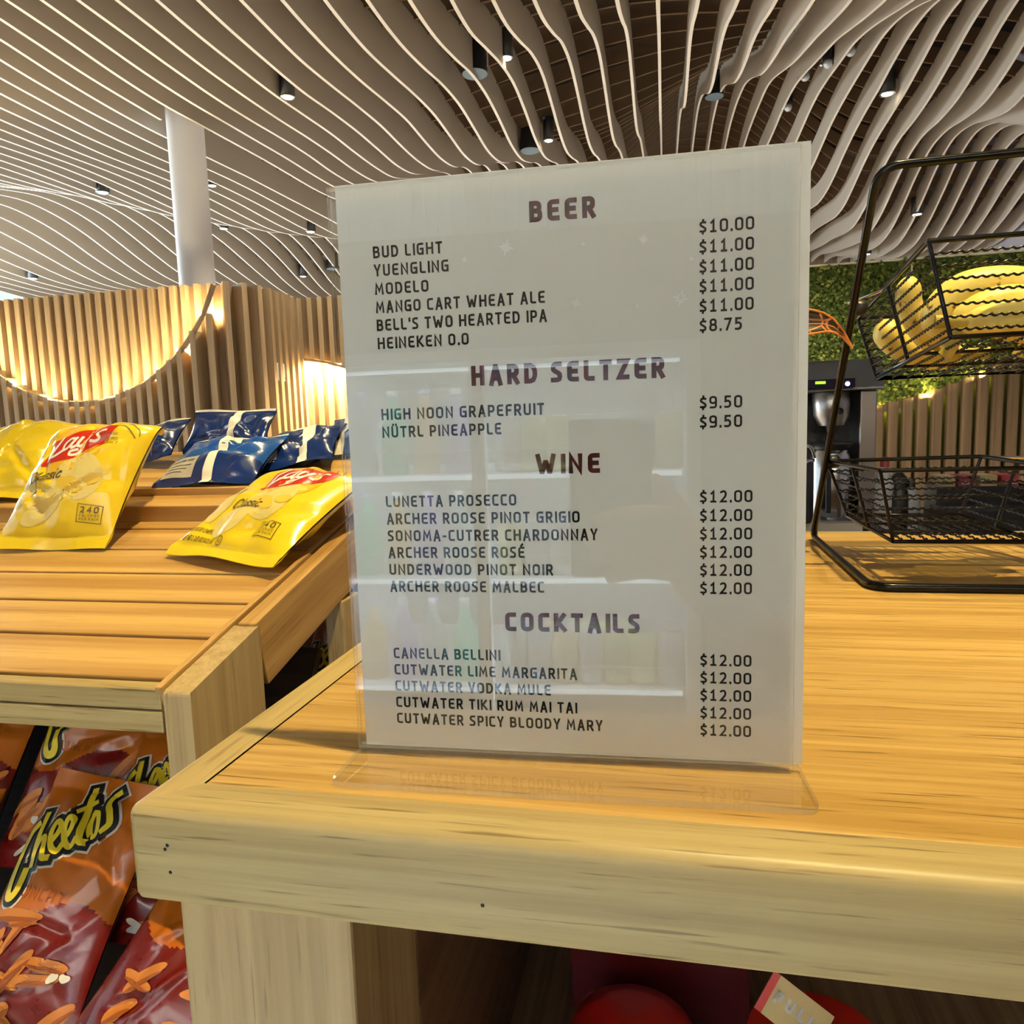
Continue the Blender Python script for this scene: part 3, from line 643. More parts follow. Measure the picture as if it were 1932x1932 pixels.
for cx, a0 in ((x0+r, 180), (x1-r, 270)):
    for i in range(7): a = R(a0+15*i); ft.append((cx+r*math.cos(a), y0+r+r*math.sin(a)))
ft += [(x1-.001, .0027), (x0+.001, .0027)]
mb = MB(); mb.prism(ft, .0003, .0033)
for i in range(len(mb.f)): mb.m[i] = 0 if i >= len(mb.f)-2 else 1
obj('foot', mb, [M_ACR, M_ACRE], st)
# rounded bend where the front sheet turns into the foot
bn = MB(); P = []
for i in range(7):
    a = R(90*i/6); c = (-.0065, .0068); P.append([(x, c[0]+.0035*math.sin(a), c[1]-.0035*math.cos(a)) for x in (-.0035, .2114)])
bn.grid(P); obj('bend', bn, M_ACR, st)

MC = MS @ Matrix.Translation((0, 0, .004))
card = thing('menu_card', 'white printed drinks menu card standing inside the clear acrylic stand', 'menu', MC)
obj('paper', MB().box(0, .2159, -.0006, -.0002, 0, .2794), M_PAPER, card)
pm = lambda u, v: (u, -.00072, v)
ROWS = [('n', "BUD LIGHT", .0518, .2446), ('n', "YUENGLING", .0545, .2361), ('n', "MODELO", .0443, .2275), ('n', "MANGO CART WHEAT ALE", .0998, .2189), ('n', "BELL'S TWO HEARTED IPA", .1005, .2104), ('n', "HEINEKEN 0.0", .0629, .2018),
 ('h', "BEER", (.0933, .1241), .2552), ('h', "HARD SELTZER", (.0632, .1542), .1823), ('n', "HIGH NOON GRAPEFRUIT", .0981, .1675), ('n', "NÜTRL PINEAPPLE", .0772, .1589), ('h', "WINE", (.0930, .1241), .1394),
 ('n', "LUNETTA PROSECCO", .0834, .1245), ('n', "ARCHER ROOSE PINOT GRIGIO", .1138, .1159), ('n', "SONOMA-CUTRER CHARDONNAY", .1221, .1073), ('n', "ARCHER ROOSE ROSÉ", .0867, .0988), ('n', "UNDERWOOD PINOT NOIR", .1004, .0902), ('n', "ARCHER ROOSE MALBEC", .0958, .0816),
 ('h', "COCKTAILS", (.0757, .1416), .0621), ('n', "CANELLA BELLINI", .0727, .0469), ('n', "CUTWATER LIME MARGARITA", .1108, .0383), ('n', "CUTWATER VODKA MULE", .0977, .0297), ('n', "CUTWATER TIKI RUM MAI TAI", .1104, .0210), ('n', "CUTWATER SPICY BLOODY MARY", .1228, .0124)]
names = MB(); heads = MB(); prices = MB()
for k, s, x, yb in ROWS:
    if k == 'n': put_text(names, s, .0174, x, yb, .0055, .18, pm)
    else: put_text(heads, s, x[0], x[1], yb, .0094, .235, pm)
for s, yb in [('$10.00', .2447), ('$11.00', .2361), ('$11.00', .2275), ('$11.00', .2190), ('$11.00', .2104), ('$8.75', .2019), ('$9.50', .1676), ('$9.50', .1589), ('$12.00', .1246), ('$12.00', .1159), ('$12.00', .1073), ('$12.00', .0987), ('$12.00', .0902), ('$12.00', .0816), ('$12.00', .0469), ('$12.00', .0383), ('$12.00', .0297), ('$12.00', .0210), ('$12.00', .0124)]:
    put_text(prices, s, .1693, .1927 if len(s) > 5 else .1880, yb, .0056, .165, pm, mono=True)
obj('section_headings', heads, M_MAROON, card)['label'] = 'dark maroon headings'
obj('drink_names', names, M_INK, card); obj('prices', prices, M_INK, card)
stars = MB()
for u, v, r in ((.0822, .245, .0042), (.145, .244, .0028), (.1612, .2172, .0040), (.1142, .2178, .0030), (.166, .234, .0014), (.0622, .241, .0018), (.118, .244, .0012), (.142, .215, .0011)):
    for a in range(8):
        q = R(22.5+45*a+10); c, s_ = math.cos(q), math.sin(q); k = r if a % 2 else r*.72
        stars.add([(u-s_*r*.12, -.00066, v+c*r*.12), (u+c*k*.5+s_*-r*.14, -.00066, v+s_*k*.5+c*r*.14), (u+c*k, -.00066, v+s_*k), (u+c*k*.5+s_*r*.14, -.00066, v+s_*k*.5-c*r*.14), (u+s_*r*.12, -.00066, v-c*r*.12)], [(0, 1, 2, 3, 4)])
obj('snowflake_print', stars, M_STAR, card)['label'] = 'faint pale snowflakes printed on the card'

# ------------------------------------------------------------------ snack display rack on the left
P0 = Vector((-0.248, 0.142, -0.037)); TA = R(14)
TU = Vector((0, math.cos(TA), math.sin(TA))); TN = Vector((0, -math.sin(TA), math.cos(TA)))
MT = Matrix(((1, 0, 0, P0.x), (0, TU.y, TN.y, P0.y), (0, TU.z, TN.z, P0.z), (0, 0, 0, 1)))
def tray(x, s, h): return P0+Vector((x-P0.x, 0, 0))+TU*s+TN*h
rack = thing('snack_display', 'oak snack display with a sloping slatted tray, left of the counter', 'display stand', T(-.9, .142, FZ))
TX0, TX1 = -1.7, -.2665
def tbox(name, x0, x1, s0, s1, h0, h1, m, bev=.0012):
    # built in tray coordinates so that the grain follows each board
    mb = MB().box(x0-P0.x, x1-P0.x, s0, s1, h0, h1); o = obj(name, mb, m, None, bevel=bev); o.matrix_world = MT
    o.parent = rack; o.matrix_parent_inverse = rack.matrix_world.inverted(); return o
ss = [(.0195+.0672*i, .0195+.0672*i+.0625) for i in range(5)]+[(.3555, .380)]
for a, b in ss: tbox('slat', TX0, TX1-.004, a, b, -.012, 0, M_SLAT)
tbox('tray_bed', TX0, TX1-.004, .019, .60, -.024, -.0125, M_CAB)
tbox('rim', TX1-.0035, TX1+.0025, .0, .62, -.03, .0045, M_RAIL, .001)
tbox('side_rail', -.2585, -.240, .1055, .70, -.062, .004, M_RAIL)
child('side_post', MB().prism([(.142, FZ), (.2475, FZ), (.2475, -.0095), (.142, -.0365)], -.263, -.238, M=Matrix(((0, 0, 1, 0), (1, 0, 0, 0), (0, 1, 0, 0), (0, 0, 0, 1)))), M_LEG, rack, bevel=.0035, seg=3)
child('middle_post', MB().box(-.262, -.238, .425, .475, FZ, -.03), M_LEG, rack, bevel=.002)
child('front_fascia', MB().box(TX0, -.266, .1425, .159, -.0525, -.0348), M_EDGE_X, rack, bevel=.0012)
child('lower_fascia', MB().box(TX0, -.266, .1425, .159, -.0725, -.0540), M_EDGE_X, rack, bevel=.0012)
tbox('divider', TX0, TX1-.004, .381, .402, -.012, .022, M_SLAT)
tbox('divider_ledge', TX0, TX1-.004, .4025, .432, -.012, .020, M_SLAT)
tbox('divider_lip', TX0, TX1-.004, .4325, .445, -.012, .030, M_SLAT)
tbox('upper_shelf', TX0, TX1-.004, .4455, .66, -.012, .022, M_SLAT)
# lower bin: sloping board behind the orange bags, and its floor
LA = R(52); LU = Vector((0, math.cos(LA), math.sin(LA))); LN = Vector((0, -math.sin(LA), math.cos(LA)))
LP = Vector((-.44, .222, -.236))
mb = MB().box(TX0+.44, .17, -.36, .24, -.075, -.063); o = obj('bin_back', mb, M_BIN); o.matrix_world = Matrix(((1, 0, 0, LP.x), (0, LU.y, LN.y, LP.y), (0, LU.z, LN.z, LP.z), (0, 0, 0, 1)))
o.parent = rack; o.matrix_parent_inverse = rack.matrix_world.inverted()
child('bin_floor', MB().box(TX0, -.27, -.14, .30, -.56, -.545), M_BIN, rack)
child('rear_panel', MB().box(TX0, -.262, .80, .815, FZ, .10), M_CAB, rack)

# ------------------------------------------------------------------ snack bags
M_YEL = mat('yellow_film', (.80, .58, .014), .22, spec=.6, coat=.5, bump=.04, bscale=90)
M_GOLD = mat('gold_print', (.80, .44, .008), .30, spec=.6, coat=.25)
M_CHIP = mat('chip_print', (.70, .56, .17), .34, spec=.5, coat=.2)
M_CHIPD = mat('chip_shade_print', (.74, .50, .05), .34, spec=.5, coat=.2)
M_RED = mat('red_print', (.52, .020, .008), .30, spec=.5, coat=.25)
M_WPR = mat('white_print', (.83, .80, .72), .35, spec=.5, coat=.2)
M_BRN = mat('brown_print', (.10, .065, .010), .5)
M_SILV = mat('foil_silver', (.62, .62, .60), .28, metal=.8)
M_BLUE = mat('blue_film', (.006, .024, .13), .22, spec=.7, coat=.5)
M_BLUEL = mat('bright_blue_film', (.010, .075, .33), .24, spec=.7, coat=.5)
M_GREYL = mat('grey_label', (.42, .40, .36), .5)
M_TXTD = mat('dark_small_print', (.05, .05, .07), .6)
M_ORG = mat('orange_film', (.42, .105, .005), .30, spec=.6, coat=.3)
M_ORGL = mat('bright_orange_film', (.70, .22, .010), .30, spec=.6, coat=.3)
M_DRED = mat('deep_red_film', (.13, .006, .004), .28, spec=.6, coat=.35)
M_PUFF = mat('puff_print', (.55, .19, .035), .45, spec=.4)
M_PUFFD = mat('puff_shade_print', (.30, .075, .012), .45, spec=.4)
M_YPR = mat('yellow_print', (.80, .62, .03), .35, spec=.5)
M_BPR = mat('black_print', (.010, .010, .010), .35, spec=.5)

class Bag:
    """pillow pouch: local x across, y up from the bottom seal, z out of the front"""
    def __init__(s, W, H, TH, seed, crease=14, depth=.006, seal=.07, fold=0.0, lean=0.0):
        s.fold = fold; s.lean = lean
        s.W, s.H, s.TH, s.seal = W, H, TH, seal; r = random.Random(seed); s.r = r
        s.cr = [(r.uniform(-.9, .9), r.uniform(.05, .95), r.uniform(0, PI), r.uniform(.25, .6), r.uniform(.05, .14), r.uniform(-depth, depth*.6)) for _ in range(crease)]
        s.ph = [r.uniform(0, 6.28) for _ in range(8)]; s.fr = [r.uniform(7, 12) for _ in range(4)]
    def z(s, u, v, side=1):
        if v < s.seal or v > 1-s.seal:
            k = (s.seal-v)/s.seal if v < .5 else (v-1+s.seal)/s.seal
            return side*(.0012*(1-k)+.0004)+.003*math.sin(u*4+s.ph[0]+(v > .5)*2)*k
        t = (v-s.seal)/(1-2*s.seal); e = min(t, 1-t)*2
        a = max(0, 1-abs(u)**2.4)**.62; b = (1-(1-e)**2.2)**.72
        zz = s.TH*a*b
        pl = (1-e)**2*a
        q = s.ph[2 if v < .5 else 3]
        zz += .0045*pl*b**.4*math.sin(u*s.fr[0 if v < .5 else 1]+q)*min(1, e*6)
        w = a*min(1, e*3)
        for (cu, cv, an, L, wd, A) in s.cr:
            du = u-cu; dv = (v-cv)*s.H/s.W*2; c, n = math.cos(an), math.sin(an)
            al = du*c+dv*n; ac = -du*n+dv*c
            if abs(ac) < wd*2.2 and abs(al) < L*2: zz += w*A*side*max(0, 1-abs(ac)/wd/1.6)*math.exp(-(al/L)**2)
        return side*max(zz, .0010)+.003*math.sin(u*2+v*3+s.ph[5])*w*side
    def at(s, u, v, off=0, side=1):
        t = min(max((v-s.seal)/(1-2*s.seal), 0), 1); e = min(t, 1-t)*2
        sh = 1-.075*(1-(1-e)**2)
        y = v*s.H; z = s.z(u, v, side)+off*side
        if s.fold and v > .70:
            f = (v-.70)/.30; sh *= 1-.52*s.fold*f**2.2; y -= s.H*.10*s.fold*f*f; z -= .050*s.fold*f*f
        return Vector((u*s.W/2*sh+s.lean*y, y, z))
    def xy(s, off):
        return lambda x, y: s.at(max(-1, min(1, x/(s.W/2))), max(0, min(1, y/s.H)), off)
    def body(s, nu=72, nv=96, matf=None):
        mb = MB()
        for side in (1, -1):
            vs = []; fs = []; ms = []
            for j in range(nv+1):
                for i in range(nu+1): vs.append(s.at(-1+2*i/nu, j/nv, 0, side))
            for j in range(nv):
                for i in range(nu):
                    q = (j*(nu+1)+i, j*(nu+1)+i+1, (j+1)*(nu+1)+i+1, (j+1)*(nu+1)+i)
                    fs.append(q if side > 0 else q[::-1])
            k = len(mb.f); mb.add(vs, fs, 0, True)
            for j in range(nv):
                for i in range(nu):
                    if matf: mb.m[k+j*nu+i] = matf(-1+2*(i+.5)/nu, (j+.5)/nv, side)
        return mb
def decal(bag, root, name, fn, m, off=.0006, label=None):
    mb = MB(); fn(mb, bag.xy(off)); o = obj(name, mb, m, root)
    if label: o['label'] = label
    return o

def lays_logo(mb_r, mb_w, cx, cy, w, mapr, mapw, ang=0.0):
    c, s = math.cos(ang), math.sin(ang)
    rot = lambda f: (lambda x, y: f(cx+(x*c-y*s)*w, cy+(x*s+y*c)*w))
    n = 24; lo = []; hi = []
    for i in range(n+1):
        t = i/n; x = -.5+t
        hi.append((x+.04, .13+.10*t+.035*math.sin(t*PI)-.03*math.sin(t*PI*2)))
        lo.append((x-.04*(1-t), -.25+.30*t-.13*math.sin(t*PI)+.03*math.sin(2*PI*t)))
    hi[0] = (-.43, .10); lo[0] = (-.52, -.22); hi[-1] = (.52, .235); lo[-1] = (.50, .14)
    put_band(mb_r, lo, hi, rot(mapr), 0, 6)
    g = rot(mapw)
    def S(pts, wd, n=5): put_stroke(mb_w, resample(smooth_path(pts, n), .02), wd*.86, g)
    S([(-.28, .13), (-.335, -.02), (-.40, -.17)], .058); S([(-.41, -.155), (-.30, -.14), (-.185, -.085)], .052)
    S([(-.03, .075), (-.10, .085), (-.175, .01), (-.165, -.075), (-.10, -.05), (-.045, .04)], .044); S([(-.02, .085), (-.055, -.02), (-.04, -.062), (-.005, -.04)], .044)
    S([(.045, .095), (.02, .0), (.05, -.035), (.11, .02), (.15, .115)], .044); S([(.155, .125), (.11, -.02), (.05, -.14), (-.03, -.165), (-.045, -.12), (.03, -.085)], .042)
    S([(.215, .20), (.20, .165)], .034)
    S([(.385, .165), (.31, .16), (.265, .125), (.30, .085), (.325, .045), (.27, .01), (.205, .02)], .042)
def classic(mb, x0, y0, h, mapf, ang=0.0):
    c, s = math.cos(ang), math.sin(ang); f = lambda x, y: mapf(x0+(x*c-y*s)*h, y0+(x*s+y*c)*h)
    def S(pts, w=.16): put_stroke(mb, resample(smooth_path(pts, 5), .12), w, lambda x, y: f(x+y*.25, y))
    S([(.72, .86), (.45, 1.0), (.12, .78), (.03, .38), (.22, .04), (.55, .02), (.78, .16)])
    S([(1.0, 1.05), (1.0, .08), (1.12, 0)])
    for ox in (1.28,): S([(ox+.46, .58), (ox+.2, .62), (ox+.02, .3), (ox+.14, .03), (ox+.42, .2), (ox+.48, .6), (ox+.46, .1), (ox+.6, 0)])
    for ox in (2.05, 2.65): S([(ox+.42, .56), (ox+.2, .62), (ox+.06, .46), (ox+.34, .24), (ox+.3, .04), (ox, .04)])
    S([(3.3, .58), (3.28, .1), (3.4, 0)]); S([(3.36, .88), (3.37, .95)])
    S([(4.05, .54), (3.85, .62), (3.62, .36), (3.7, .06), (3.92, 0), (4.1, .1)])

def yellow_bag(label, M, seed, variant=0, W=.172, H=.215, TH=.028):
    b = Bag(W, H, TH, seed, 26, .009, .07, (1.15, .55, .6)[variant], (.20, .10, 0)[variant])
    t = thing('potato_chip_bag', label, 'chip bag', M, 'yellow potato chip bags on the slatted tray')
    obj('pouch', b.body(), M_YEL, t)
    k = W/.172
    lx, ly, la = (-.006, .134, .10) if variant == 0 else (.020, .129, -.02)
    if variant == 2: return t
    decal(b, t, 'sun_print', lambda mb, f: put_blob(mb, lx-.002, ly, .046, .048, f, rings=6), M_GOLD, .0004)
    r_, w_ = MB(), MB(); lays_logo(r_, w_, lx, ly, .096, b.xy(.0008), b.xy(.0012), la)
    o = obj('logo_banner', r_, M_RED, t); o['label'] = 'red banner logo'
    obj('logo_lettering', w_, M_WPR, t)
    decal(b, t, 'flavour_name', lambda mb, f: classic(mb, lx-.052 if variant == 0 else lx-.058, ly-(.052 if variant == 0 else .060), .0125, f, la), M_BRN, .0014)
    def chips(mb, f):
        put_blob(mb, .018, .088, .036, .031, f, wob=.06, seed=seed+1, rings=6); put_blob(mb, -.066, .082, .020, .034, f, wob=.05, seed=seed+2, rings=6)
        put_blob(mb, -.02, .050, .030, .018, f, wob=.1, seed=seed+3, rot=.5, rings=5)
    decal(b, t, 'chip_picture', chips, M_CHIP, .0006)
    decal(b, t, 'chip_shading', lambda mb, f: (put_blob(mb, .040, .085, .011, .007, f, rot=.2), put_blob(mb, .012, .078, .020, .010, f, rot=-.3, wob=.1, seed=3)), M_CHIPD, .0011)
    def small(mb, f):
        x, y = (.034, .032)
        for p, q in (((x, y), (x+.032, y-.002)), ((x+.032, y-.002), (x+.032, y+.019)), ((x+.032, y+.019), (x, y+.021)), ((x, y+.021), (x, y))): put_stroke(mb, resample([Vector(p), Vector(q)], .005), .0009, f)
        put_text(mb, '240', x+.003, x+.028, y+.0105, .0075, .2, f, sub=.004)
        put_text(mb, 'CALORIES', x+.003, x+.029, y+.006, .003, .16, f, sub=.004); put_text(mb, 'PER PACK', x+.003, x+.029, y+.0018, .003, .16, f, sub=.004)
        put_stroke(mb, resample(smooth_path([(.034, .166), (.048, .172), (.066, .160), (.071, .150)], 6), .004), .0011, f)
        put_stroke(mb, resample(smooth_path([(.032, .160), (.048, .163), (.062, .152), (.068, .146)], 6), .004), .0011, f)
        for i, s in enumerate(('MADE WITH', 'POTATOES', 'OIL SALT')): put_text(mb, s, .020+.004*i, .047+.003*i, .146-.0062*i, .004, .14, f, sub=.004)
        if variant == 1:
            put_text(mb, 'POTATO CHIPS', -.078, -.040, .032, .0065, .13, f, sub=.004)
            put_text(mb, 'NET WT 1 1/2 OZ (42.5 G)'.replace('G', 'G'), -.080, -.026, .0195, .0062, .13, f, sub=.004)
            put_stroke(mb, resample([Vector((-.014+.0048*math.cos(R(a)), .0225+.0048*math.sin(R(a)))) for a in range(0, 361, 20)], .004), .0009, f, cap=False)
            put_text(mb, 'U', -.0162, -.0118, .0205, .004, .2, f)
    decal(b, t, 'small_print', small, M_BRN, .0009)
    if variant == 0:
        for side in (-1,): pass
    return t
def axes(o, u, v): return frame(o, u, v)

bag1_b = tray(-.625, .275, .004)
yellow_bag('upright yellow chip bag with red banner logo, leaning back at the left of the tray', axes(bag1_b, (.995, .05, .0), (.005, .098, .178)), 11, 0, .162, .216, .030)
b2 = tray(-.3605, .232, .012)
yellow_bag('yellow chip bag slumped against the right rim of the slatted tray', axes(b2, (.95, -.30, -.03), (.05, .165, .100)), 23, 1, .182, .205, .026)
yellow_bag('yellow chip bag half hidden behind the upright one at the far left', axes(tray(-.84, .40, .03), (1, .1, 0), (-.05, .14, .12)), 31, 2, .165, .20, .03)

def blue_bag(label, M, seed, W=.17, H=.20, TH=.026, panel=True, strip=0.0, word=None, bright=False):
    b = Bag(W, H, TH, seed, 26, .010)
    t = thing('blue_snack_bag', label, 'snack bag', M, 'blue snack bags on the upper shelf')
    obj('pouch', b.body(54, 60, lambda u, v, s: 1 if bright and v > .35 else 0), [M_BLUE, M_BLUEL], t)
    if strip is not None:
        decal(b, t, 'white_strip', lambda mb, f: put_band(mb, [(strip*W/2-.007, H*i/30) for i in range(31)], [(strip*W/2+.008, H*i/30) for i in range(31)], f), M_WPR, .0006)
    decal(b, t, 'pale_seal_edge', lambda mb, f: put_band(mb, [(W/2*(-1+i/15), H-.0045) for i in range(31)], [(W/2*(-1+i/15), H-.0005) for i in range(31)], f), M_WPR, .0006)
    if panel:
        x0 = -W*.46; y0 = H*.10
        decal(b, t, 'grey_panel', lambda mb, f: put_band(mb, [(x0+.052*i/14, y0) for i in range(15)], [(x0+.052*i/14, y0+.036) for i in range(15)], f), M_GREYL, .0006)
        def pt(mb, f):
            put_text(mb, 'GUARANTEED FRESH', x0+.004, x0+.046, y0+.027, .004, .2, f, sub=.004)
            for i in range(3): put_stroke(mb, resample([Vector((x0+.004, y0+.02-.006*i)), Vector((x0+.044-.006*i, y0+.02-.006*i))], .004), .0012, f)
        decal(b, t, 'panel_print', pt, M_TXTD, .0009)
    if word: decal(b, t, 'side_print', lambda mb, f: put_text(mb, word, W*.06, W*.44, H*.42, .010, .14, f, sub=.004), M_WPR, .0006)
    return t
def tb(x, s, h): return tray(x, s, h)
blue_bag('dark blue snack bag lying flat at the front, beside the upright yellow bag', axes(tb(-.507, .436, .034), (1, .02, .03), (-.02, .80, .42)), 41, .160, .135, .024, True, .05, None, True)
blue_bag('blue snack bag with a flat white top edge, standing at the back of the shelf', axes(tb(-.575, .60, .034), (1, .02, -.02), (.02, .5, .75)), 42, .150, .085, .016, False, .15)
blue_bag('small blue snack bag between the upright yellow bag and the others', axes(tb(-.70, .56, .034), (1, -.1, .12), (.03, .6, .6)), 43, .12, .09, .018, False, None)
blue_bag('blue snack bag with a grey panel, right of the flat-topped one', axes(tb(-.420, .515, .034), (.98, .10, .14), (.02, .8, .45)), 44, .150, .115, .020, True, .35)
blue_bag('blue snack bag reading ANOTHER at the right end of the shelf', axes(tb(-.325, .585, .034), (1, .03, .05), (.0, .7, .5)), 45, .145, .10, .020, False, -.55, 'ANOTHER')
blue_bag('blue snack bag at the far left end of the upper shelf', axes(tb(-1.04, .62, .034), (1, .02, .0), (.02, .5, .6)), 46, .15, .07, .018, False, .6)

# orange bags of cheese puffs in the lower bin
def cheetos(mb, f, wd, k=1.0):
    def S(pts, w, n=5): put_stroke(mb, resample(smooth_path(pts, n), .022), w+wd, f)
    S([(.26, .66), (.17, .60), (.06, .36), (-.02, .10), (.02, .02), (.10, .06), (.17, .2)], .085)
    S([(.37, .72), (.30, .50), (.24, .24)], .07); S([(.27, .36), (.34, .46), (.39, .44), (.37, .26), (.42, .22)], .065)
    for ox, oy in ((.45, .22), (.585, .20)): S([(ox+.02, oy+.15), (ox+.09, oy+.22), (ox+.115, oy+.29), (ox+.07, oy+.34), (ox+.01, oy+.24), (ox+.015, oy+.09), (ox+.07, oy+.02), (ox+.125, oy+.07)], .062)
    S([(.86, .76), (.80, .52), (.745, .26), (.79, .20)], .07); S([(.74, .58), (.88, .61)], .055)
    S([(.88, .48), (.83, .36), (.845, .24), (.90, .23), (.935, .34), (.925, .45), (.88, .49)], .06)
    S([(1.12, .60), (1.06, .58), (1.03, .50), (1.055, .40), (1.05, .28), (.98, .235)], .065)
def orange_bag(label, M, seed, W=.175, H=.26, TH=.03, plain=False):
    b = Bag(W, H, TH, seed, 24, .009)
    def mf(u, v, s):
        if s < 0: return 0
        if v > .80: return 1 if u < -.2 else 0
        if v > .50: return 0
        return 2
    t = thing('cheese_snack_bag', label, 'snack bag', M, 'orange cheese snack bags in the lower bin')
    obj('pouch', b.body(72, 104, lambda u, v, s: 0 if v > (.80 if plain else .46)+.06*math.sin(u*3) else 1), [M_ORG, M_DRED], t)
    lw, cx, cy = W*.68, -.016, H-.060
    an = R(36); c, s_ = math.cos(an), math.sin(an)
    g = lambda off: (lambda x, y, q=b.xy(off): q(cx+((x-.55)*c-(y-.38)*s_)*lw, cy+((x-.55)*s_+(y-.38)*c)*lw))
    for nm, wd, m, off in (('logo_rim', .13, M_WPR, .0006), ('logo_outline', .085, M_BPR, .0014), ('logo_lettering', -.004, M_YPR, .0022)):
        if plain: break
        mb = MB(); cheetos(mb, g(off), wd); obj(nm, mb, m, t)
    sm = MB(); plain or put_text(sm, 'CRUNCHY', -.045, .022, H*.50, .010, .16, b.xy(.0008), sub=.004); plain or obj('flavour_name', sm, M_PUFFD, t)
    rr = random.Random(seed); pf = MB(); ps = MB(); wf_ = MB()
    for _ in range(15):
        x = rr.uniform(-.40, .40)*W; y = rr.uniform(.06, .74 if plain else .44)*H; a = rr.uniform(-.3, 1.1); L = rr.uniform(.014, .028); w = rr.uniform(.0045, .007)
        put_blob(pf, x, y, L, w, b.xy(.0008+.00004*_), wob=.13, seed=seed*3+_, rot=a, rings=4, seg=26)
        put_blob(ps, x+.002, y-.0025, L*.8, w*.35, b.xy(.0016+.00004*_), wob=.15, seed=seed+_, rot=a, rings=3, seg=22)
    for _ in range(5): put_blob(wf_, rr.uniform(-.4, .4)*W, rr.uniform(.06, .7 if plain else .42)*H, rr.uniform(.004, .009), rr.uniform(.0025, .0045), b.xy(.0024), wob=.2, seed=seed+_, rot=rr.uniform(0, 3), rings=3, seg=18)  # white blobs painted as light glints on the film
    obj('puff_picture', pf, M_PUFF, t); obj('puff_shading', ps, M_PUFFD, t); obj('painted_glints', wf_, M_WPR, t)
    return t
ML = Matrix(((1, 0, 0, LP.x), (0, LU.y, LN.y, LP.y), (0, LU.z, LN.z, LP.z), (0, 0, 0, 1)))
def inbin(x, v, h, rot, label, seed, **k):
    orange_bag(label, ML @ Matrix.Translation((x, v, h)) @ Matrix.Rotation(R(rot), 4, 'Z'), seed, **k)
inbin(.012, -.160, .022, -5, 'orange cheese snack bag with its whole yellow and black logo showing, at the counter corner', 61, W=.135, H=.225, TH=.026)
inbin(-.030, -.022, -.010, 2, 'orange cheese snack bag tucked under the tray front, its logo cut by the board above', 62, W=.14, H=.225, TH=.022)
inbin(.078, -.075, -.006, -3, 'orange cheese snack bag behind the oak post, logo in shadow', 63, W=.135, H=.20, TH=.022)
inbin(.112, -.232, .030, -24, 'red and orange cheese snack bag lowest, beside the counter post', 64, W=.14, H=.225, TH=.028, plain=True)
inbin(-.142, -.185, .012, 8, 'orange cheese snack bag cut off at the left of the bin', 65, W=.14, H=.225, TH=.026)
inbin(-.175, -.040, -.006, 3, 'orange cheese snack bag in the top left corner of the bin', 67, W=.14, H=.225, TH=.022)
orange_bag('orange bag glimpsed through the gap beneath the tray side rail', axes((-.315, .47, -.235), (.9, -.35, 0), (.1, .45, .8)), 66, W=.13, H=.17, TH=.02)

# ------------------------------------------------------------------ wire fruit rack
RX = .335
fr = thing('fruit_rack', 'black two tier wire fruit rack standing on the counter, right of the menu', 'wire rack', T(RX, .55, 0))
def path_f(pts, r, n=6):
    P = [Vector(p) for p in pts]; out = []
    for i, p in enumerate(P):
        if i in (0, len(P)-1): out.append(p); continue
        a = (P[i-1]-p); b = (P[i+1]-p); k = min(r, a.length*.49, b.length*.49); q1 = p+a.normalized()*k; q2 = p+b.normalized()*k
        for j in range(n+1): t = j/n; out.append(q1*(1-t)**2+p*2*t*(1-t)+q2*t*t)
    return out
RW = .30                                    # rack width to the right
L0, L1 = (RX, .428, .402), (RX, .708, .0045)
fp = path_f([(RX+RW, .708, .0045), (RX+RW, .428, .402), L0, L1, (RX-.008, .383, .0045), (RX+RW+.008, .383, .0045), (RX+RW, .708, .0045)], .022)
child('tube_frame', MB().tube(fp, .0042, 10), M_BLACK, fr)
def wire_basket(name, c, rim_r=.0025, w=.0011, label=None, nx=12, nz=5):
    """c: rim corners fl, rl, rr, fr then base corners in the same order"""
    fl, rl, rr, frr, bfl, brl, brr, bfr = [Vector(p) for p in c]
    b = child(name, MB().tube(path_f([fl, rl, rr, frr, fl], .004), rim_r, 8, closed=False), M_BLACK, fr)
    if label: b['label'] = label
    base = MB().tube([bfl, brl, brr, bfr, bfl], .0022, 8)
    for a, q in ((fl, bfl), (rl, brl), (rr, brr), (frr, bfr)): base.tube([a, q], .0020, 8)
    for t in (.5,): base.tube([fl.lerp(rl, t), bfl.lerp(brl, t)], .0020, 8); base.tube([frr.lerp(rr, t), bfr.lerp(brr, t)], .0020, 8)
    for t in (.33, .66): base.tube([bfl.lerp(brl, t), bfr.lerp(brr, t)], .0018, 6)
    o = child('basket_frame', base, M_BLACK, fr); o.parent = b; o.matrix_parent_inverse = Matrix(); o.matrix_world = Matrix(); 
    ws = MB()
    def crimp(p, q, up):
        n = max(4, int((q-p).length/.0020)); ws.tube([p+(q-p)*(i/n)+up*(.00065*(1 if i % 4 in (0, 1) else -1) if 0 < i < n else 0) for i in range(n+1)], w, 5)
    for i in range(1, nz+1):
        t = i/(nz+.6)
        P = [fl.lerp(bfl, t), rl.lerp(brl, t), rr.lerp(brr, t), frr.lerp(bfr, t)]
        for a, q in zip(P, P[1:]+P[:1]): crimp(a, q, Vector((0, 0, 1)))
    for i in range(1, nx):
        t = i/nx; crimp(bfl.lerp(bfr, t), brl.lerp(brr, t), Vector((0, 0, 1)))
    o = child('wire_mesh', ws, M_BLACK, fr); o.parent = b; o.matrix_parent_inverse = Matrix(); o.matrix_world = Matrix()
    return b
UB = [(.362, .368, .317), (.362, .604, .284), (.60, .604, .284), (.60, .368, .317), (.383, .370, .2335), (.383, .598, .2115), (.578, .598, .2115), (.578, .370, .2335)]
